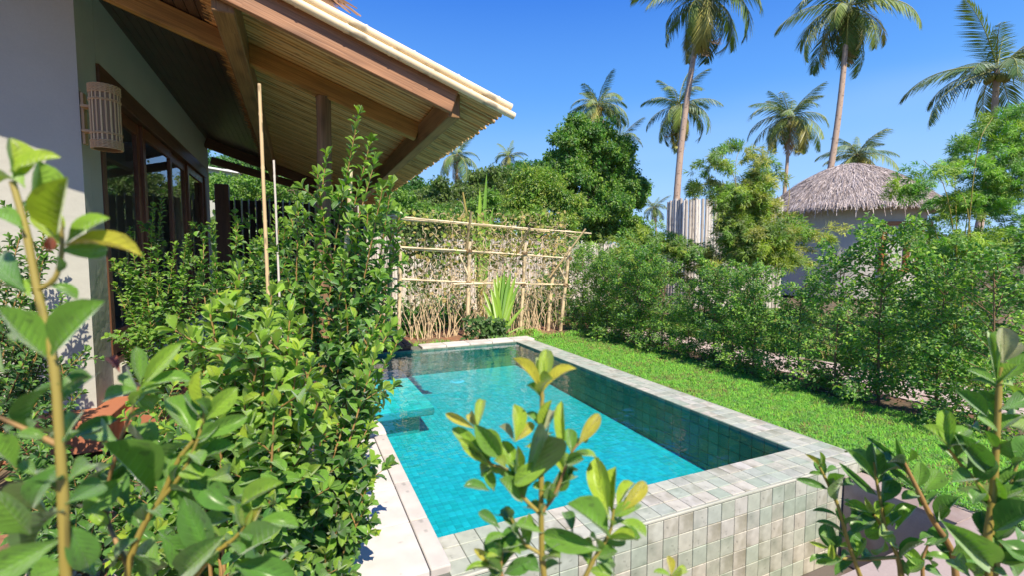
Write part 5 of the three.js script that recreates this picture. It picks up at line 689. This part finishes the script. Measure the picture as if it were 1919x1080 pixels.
nearPlant('near_shrub', 'near shrub with broad dark leaves and a yellow green bud at the lower left', 0.72, [[[238, 1090, 0, 0.005], [268, 990], [300, 940], [338, 860], [365, 825]], [[300, 940, 0, 0.003], [330, 905], [352, 870], [380, 800], [385, 760]], [[240, 1060, 0, 0.003], [200, 960, 0.03], [226, 830], [252, 760], [262, 725]], [[360, 1090, 0, 0.004], [400, 1040], [440, 1010], [460, 985]]], [
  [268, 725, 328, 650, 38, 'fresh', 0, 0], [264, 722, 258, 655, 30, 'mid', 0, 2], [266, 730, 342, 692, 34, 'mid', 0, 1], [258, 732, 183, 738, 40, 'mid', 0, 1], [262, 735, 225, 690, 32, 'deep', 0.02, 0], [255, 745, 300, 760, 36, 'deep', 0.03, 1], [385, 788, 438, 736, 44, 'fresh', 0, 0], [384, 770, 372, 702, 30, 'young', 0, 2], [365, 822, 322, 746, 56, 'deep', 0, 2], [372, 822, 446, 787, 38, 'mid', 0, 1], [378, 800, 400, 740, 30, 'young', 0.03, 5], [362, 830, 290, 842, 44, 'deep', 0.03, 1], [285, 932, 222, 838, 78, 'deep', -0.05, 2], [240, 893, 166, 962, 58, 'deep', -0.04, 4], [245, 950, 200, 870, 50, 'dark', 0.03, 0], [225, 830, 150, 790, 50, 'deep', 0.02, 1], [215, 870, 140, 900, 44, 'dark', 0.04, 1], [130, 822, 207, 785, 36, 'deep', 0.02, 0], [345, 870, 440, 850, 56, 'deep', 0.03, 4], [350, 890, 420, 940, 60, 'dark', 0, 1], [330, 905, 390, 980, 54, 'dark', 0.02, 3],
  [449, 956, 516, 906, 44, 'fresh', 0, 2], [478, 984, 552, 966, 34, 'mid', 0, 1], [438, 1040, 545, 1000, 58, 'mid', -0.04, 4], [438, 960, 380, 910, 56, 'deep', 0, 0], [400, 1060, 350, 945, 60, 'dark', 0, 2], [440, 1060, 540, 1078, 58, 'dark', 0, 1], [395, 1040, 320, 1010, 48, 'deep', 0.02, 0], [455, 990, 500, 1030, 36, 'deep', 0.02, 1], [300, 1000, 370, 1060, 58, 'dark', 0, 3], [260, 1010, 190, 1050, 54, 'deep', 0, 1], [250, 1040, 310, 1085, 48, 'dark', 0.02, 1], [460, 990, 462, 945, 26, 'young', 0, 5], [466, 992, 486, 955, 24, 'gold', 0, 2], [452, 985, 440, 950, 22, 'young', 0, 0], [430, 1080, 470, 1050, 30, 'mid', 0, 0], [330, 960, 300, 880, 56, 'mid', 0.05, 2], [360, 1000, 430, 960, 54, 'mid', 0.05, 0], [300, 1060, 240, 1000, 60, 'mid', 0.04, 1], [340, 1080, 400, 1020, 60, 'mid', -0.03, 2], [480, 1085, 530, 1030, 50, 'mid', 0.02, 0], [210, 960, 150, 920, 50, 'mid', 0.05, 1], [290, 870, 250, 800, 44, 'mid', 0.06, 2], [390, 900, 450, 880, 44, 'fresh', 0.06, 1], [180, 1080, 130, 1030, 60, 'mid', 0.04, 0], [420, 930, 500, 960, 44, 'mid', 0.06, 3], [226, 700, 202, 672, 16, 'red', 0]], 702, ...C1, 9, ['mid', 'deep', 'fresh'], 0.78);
nearPlant('near_sprig', 'young sprig with yellow green tips standing in front of the pool', 0.74, [[[590, 1100, 0, 0.0048], [580, 1000], [576, 800], [576, 600], [576, 430], [580, 240], [580, 230]], [[576, 800, 0, 0.003], [470, 690], [420, 590], [340, 560], [290, 400]], [[576, 790, 0, 0.0028], [630, 720], [680, 600], [700, 540], [745, 470]], [[576, 980, 0, 0.0028], [500, 930], [460, 860], [430, 800]], [[770, 1100, 0, 0.0035], [820, 1000], [890, 880], [910, 770]], [[400, 1100, 0, 0.003], [390, 1050], [400, 960]]], [
  [578, 238, 482, 72, 48, 'gold', 0, 0], [580, 235, 602, 42, 58, 'young', 0.02, 2], [582, 238, 682, 86, 50, 'gold', 0, 1], [580, 232, 566, 70, 34, 'young', 0.04, 5], [578, 425, 612, 285, 44, 'young', 0, 2], [584, 430, 630, 300, 40, 'pale', 0.03, 0], [690, 535, 642, 300, 40, 'young', -0.02, 1], [600, 440, 640, 380, 36, 'deep', 0.03, 1], [490, 690, 622, 420, 140, 'deep', -0.05, 2], [610, 570, 480, 610, 66, 'fresh', -0.03, 3], [500, 660, 470, 545, 60, 'mid', -0.02, 0],
  [276, 405, 142, 335, 34, 'gold', 0, 0], [282, 405, 304, 265, 40, 'young', 0, 5], [284, 405, 238, 322, 36, 'gold', 0.02, 0], [330, 572, 195, 395, 60, 'fresh', 0, 1], [345, 580, 212, 452, 44, 'young', 0, 4], [396, 548, 284, 402, 70, 'mid', -0.03, 2], [400, 545, 335, 405, 46, 'fresh', 0.02, 0], [456, 462, 462, 298, 64, 'young', 0, 2], [452, 465, 392, 372, 36, 'pale', 0.02, 0], [458, 462, 540, 375, 40, 'gold', 0, 1], [470, 640, 420, 470, 60, 'fresh', 0, 1], [455, 640, 445, 470, 46, 'young', -0.02, 4], [490, 740, 365, 650, 84, 'deep', -0.02, 4], [470, 720, 440, 600, 56, 'mid', 0, 0], [337, 690, 256, 640, 50, 'dark', 0, 1], [360, 690, 330, 600, 44, 'mid', 0.02, 0], [385, 860, 300, 775, 44, 'dark', 0, 1], [430, 905, 340, 880, 56, 'deep', 0, 1], [590, 880, 458, 875, 90, 'mid', -0.03, 4],
  [742, 482, 842, 340, 52, 'gold', 0, 0], [735, 532, 856, 490, 50, 'fresh', 0, 3], [680, 560, 640, 690, 76, 'deep', 0, 2], [690, 560, 735, 640, 60, 'mid', 0.02, 1], [640, 700, 730, 600, 50, 'mid', 0.02, 4], [600, 800, 500, 720, 66, 'deep', 0.02, 1], [610, 690, 540, 660, 30, 'fresh'],
  [885, 800, 818, 552, 92, 'young', 0, 0], [905, 790, 905, 595, 80, 'young', 0, 2], [940, 785, 1062, 652, 56, 'gold', 0, 1], [925, 780, 985, 640, 44, 'young', 0.02, 5], [925, 830, 1088, 850, 62, 'fresh', -0.02, 3], [890, 905, 735, 748, 100, 'deep', -0.04, 2], [870, 905, 1030, 935, 84, 'mid', -0.03, 4], [930, 820, 1030, 700, 64, 'mid', 0.02, 1], [850, 960, 598, 900, 80, 'deep', 0, 1], [830, 1000, 958, 1035, 74, 'deep', 0, 3], [720, 880, 690, 770, 50, 'dark', 0.02, 0], [800, 1000, 690, 930, 66, 'dark', 0.02, 2], [830, 1020, 930, 1080, 70, 'dark', 0, 1], [660, 990, 600, 900, 80, 'dark', 0.03, 0], [640, 1000, 660, 880, 50, 'deep', 0.02, 2],
  [395, 970, 460, 860, 60, 'dark', 0, 2], [400, 980, 370, 900, 50, 'deep', 0, 0], [390, 1050, 280, 962, 34, 'gold', 0, 0], [390, 1060, 262, 1000, 36, 'fresh', 0, 1], [395, 1070, 300, 1060, 60, 'deep', 0, 1], [405, 1070, 510, 1020, 60, 'dark', 0, 1], [400, 1000, 440, 930, 44, 'deep', 0.02, 0], [570, 1060, 500, 990, 60, 'dark', 0.02, 1], [585, 1060, 660, 1000, 56, 'deep', 0.02, 0], [400, 1060, 322, 930, 44, 'dark', 0.02, 4]], 703, 780, 640, 2.454, 9, ['mid', 'fresh', 'young', 'mid'], 1.12);
nearPlant('near_tip', 'small yellow green shoot tip at the bottom edge below the tiled wall', 0.8, [[[1262, 1100, 0, 0.003], [1258, 1078]]], [[1258, 1080, 1256, 1042, 16, 'gold', 0, 0], [1258, 1082, 1236, 1066, 14, 'fresh', 0, 1], [1260, 1082, 1290, 1060, 16, 'young', 0, 1], [1260, 1085, 1275, 1070, 14, 'young', 0, 0]], 704, ...C1);
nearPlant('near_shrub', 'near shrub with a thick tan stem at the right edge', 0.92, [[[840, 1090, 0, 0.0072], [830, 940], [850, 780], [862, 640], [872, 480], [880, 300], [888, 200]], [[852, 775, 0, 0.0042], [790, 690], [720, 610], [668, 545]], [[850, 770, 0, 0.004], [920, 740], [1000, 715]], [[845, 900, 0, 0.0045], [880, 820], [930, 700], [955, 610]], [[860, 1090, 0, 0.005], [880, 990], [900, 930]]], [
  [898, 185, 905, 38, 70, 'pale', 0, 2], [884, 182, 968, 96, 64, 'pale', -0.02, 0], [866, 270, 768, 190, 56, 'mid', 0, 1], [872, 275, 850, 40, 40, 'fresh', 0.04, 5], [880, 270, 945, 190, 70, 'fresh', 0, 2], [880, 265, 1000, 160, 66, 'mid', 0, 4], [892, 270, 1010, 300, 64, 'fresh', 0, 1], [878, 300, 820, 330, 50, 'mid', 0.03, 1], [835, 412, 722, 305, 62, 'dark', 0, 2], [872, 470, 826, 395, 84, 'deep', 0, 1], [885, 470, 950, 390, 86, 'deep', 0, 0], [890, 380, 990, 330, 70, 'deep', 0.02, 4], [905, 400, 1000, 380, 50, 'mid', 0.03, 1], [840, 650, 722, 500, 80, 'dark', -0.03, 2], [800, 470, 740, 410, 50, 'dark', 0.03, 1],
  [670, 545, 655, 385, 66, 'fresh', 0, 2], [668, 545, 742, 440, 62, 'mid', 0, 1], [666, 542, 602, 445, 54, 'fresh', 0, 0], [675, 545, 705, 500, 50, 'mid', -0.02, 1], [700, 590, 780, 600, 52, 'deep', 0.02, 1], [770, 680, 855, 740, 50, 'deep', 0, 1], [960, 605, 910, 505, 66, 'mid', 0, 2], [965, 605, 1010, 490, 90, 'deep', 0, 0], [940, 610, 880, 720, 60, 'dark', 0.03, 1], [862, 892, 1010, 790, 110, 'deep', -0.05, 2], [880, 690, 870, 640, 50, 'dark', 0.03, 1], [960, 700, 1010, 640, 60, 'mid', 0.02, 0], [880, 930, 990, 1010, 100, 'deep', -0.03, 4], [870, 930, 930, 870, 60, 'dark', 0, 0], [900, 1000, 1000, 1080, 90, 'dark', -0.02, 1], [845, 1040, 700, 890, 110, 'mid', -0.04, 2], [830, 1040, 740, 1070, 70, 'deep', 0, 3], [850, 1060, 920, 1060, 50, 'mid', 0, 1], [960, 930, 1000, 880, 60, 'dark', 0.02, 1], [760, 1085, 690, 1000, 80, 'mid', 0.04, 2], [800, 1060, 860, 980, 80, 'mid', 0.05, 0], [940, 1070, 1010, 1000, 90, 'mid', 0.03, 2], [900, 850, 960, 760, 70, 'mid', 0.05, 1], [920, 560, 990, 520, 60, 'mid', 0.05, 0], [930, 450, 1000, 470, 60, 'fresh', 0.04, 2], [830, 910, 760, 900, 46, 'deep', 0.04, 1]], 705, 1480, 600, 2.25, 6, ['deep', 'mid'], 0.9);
nearPlant('near_shrub', 'shrub with narrow dark leaves in front of the tiled pool corner', 1.12, [[[470, 1090, 0, 0.006], [440, 960], [400, 880], [350, 820]], [[300, 1090, 0, 0.0045], [240, 920], [205, 790], [160, 690], [125, 620]], [[700, 1090, 0, 0.0065], [680, 970], [600, 840], [540, 720], [500, 640], [470, 580]], [[400, 880, 0, 0.004], [385, 780], [365, 680], [355, 600]], [[450, 1000, 0, 0.004], [300, 1010], [210, 1000], [170, 960]], [[560, 1090, 0, 0.004], [560, 1010], [580, 950]]], [
  [125, 620, 85, 572, 20, 'gold', 0, 0], [128, 618, 132, 562, 22, 'young', 0, 2], [130, 625, 150, 590, 22, 'fresh', 0, 1], [150, 650, 198, 606, 28, 'dark', 0, 1], [150, 655, 92, 640, 22, 'deep', 0, 1], [162, 716, 65, 674, 36, 'deep', 0, 1], [202, 768, 204, 660, 72, 'deep', -0.03, 2], [215, 700, 275, 670, 36, 'dark', 0, 1], [205, 830, 122, 788, 26, 'dark', 0, 1], [232, 908, 152, 830, 30, 'dark', 0, 1], [240, 880, 200, 800, 30, 'deep', 0.02, 0], [366, 738, 264, 662, 36, 'dark', -0.02, 1], [225, 760, 290, 790, 50, 'dark', 0.02, 1], [260, 850, 300, 800, 40, 'deep', 0, 0],
  [350, 820, 248, 768, 48, 'fresh', 0, 0], [352, 815, 322, 760, 30, 'young', 0, 2], [358, 820, 400, 768, 44, 'fresh', 0, 5], [380, 885, 458, 820, 70, 'fresh', 0, 2], [372, 880, 385, 790, 50, 'young', 0.02, 0], [385, 885, 330, 905, 60, 'mid', 0, 1], [375, 880, 288, 810, 60, 'mid', 0, 4], [360, 860, 290, 860, 50, 'deep', 0, 1], [395, 920, 470, 950, 66, 'fresh', -0.02, 3], [400, 930, 390, 1010, 50, 'mid', 0, 1], [448, 885, 522, 782, 78, 'deep', 0, 2], [430, 870, 430, 790, 44, 'mid', 0.03, 0], [370, 660, 335, 535, 44, 'deep', 0, 0], [365, 665, 370, 540, 50, 'deep', 0.02, 2], [372, 670, 450, 575, 40, 'deep', 0, 1], [360, 680, 280, 560, 44, 'deep', 0, 1], [372, 690, 432, 640, 50, 'dark', 0.02, 1], [380, 730, 470, 700, 50, 'deep', 0, 1],
  [505, 660, 385, 530, 34, 'deep', 0, 1], [500, 640, 450, 520, 30, 'deep', 0, 0], [495, 600, 520, 545, 30, 'deep', 0, 2], [530, 715, 430, 630, 34, 'dark', 0, 1], [562, 725, 632, 640, 78, 'deep', 0, 2], [545, 740, 500, 730, 50, 'deep', 0, 1], [548, 790, 578, 735, 60, 'mid', 0, 2], [622, 862, 690, 752, 84, 'deep', -0.02, 2], [640, 850, 612, 770, 70, 'mid', 0, 4], [545, 930, 590, 890, 40, 'deep', 0, 1], [556, 940, 512, 935, 30, 'deep', 0, 1], [565, 950, 640, 925, 36, 'deep', 0, 1], [575, 960, 575, 1010, 44, 'fresh', 0, 2], [560, 1010, 630, 1005, 40, 'deep', 0, 1], [480, 1070, 570, 1030, 60, 'mid', 0, 4], [700, 960, 740, 890, 60, 'dark', 0, 0], [690, 980, 620, 960, 26, 'dark', 0.02, 1], [680, 990, 780, 960, 66, 'mid', -0.02, 2],
  [172, 962, 142, 905, 56, 'deep', 0, 2], [178, 962, 208, 920, 44, 'deep', 0, 0], [168, 965, 95, 940, 20, 'young', 0, 0], [165, 1005, 94, 990, 36, 'mid', 0, 1], [180, 1010, 175, 960, 30, 'young', -0.02, 5], [215, 1010, 260, 960, 40, 'dark', 0, 1], [240, 1020, 200, 1060, 40, 'deep', 0, 1], [300, 1010, 350, 960, 50, 'dark', 0, 1], [280, 980, 240, 900, 44, 'dark', 0.02, 1], [330, 1000, 400, 1050, 60, 'deep', 0, 1], [310, 940, 250, 880, 50, 'dark', 0.03, 1], [420, 960, 490, 980, 50, 'deep', 0, 1], [500, 1080, 470, 1020, 50, 'deep', 0, 0], [640, 1080, 590, 1040, 60, 'dark', 0, 1], [720, 1060, 800, 1020, 70, 'deep', 0, 2], [470, 570, 480, 640, 26, 'red', 0]], 706, 1480, 600, 2.25, 4, ['deep', 'mid', 'fresh'], 0.85);

scene.updateMatrixWorld();
renderer.render(scene, camera);
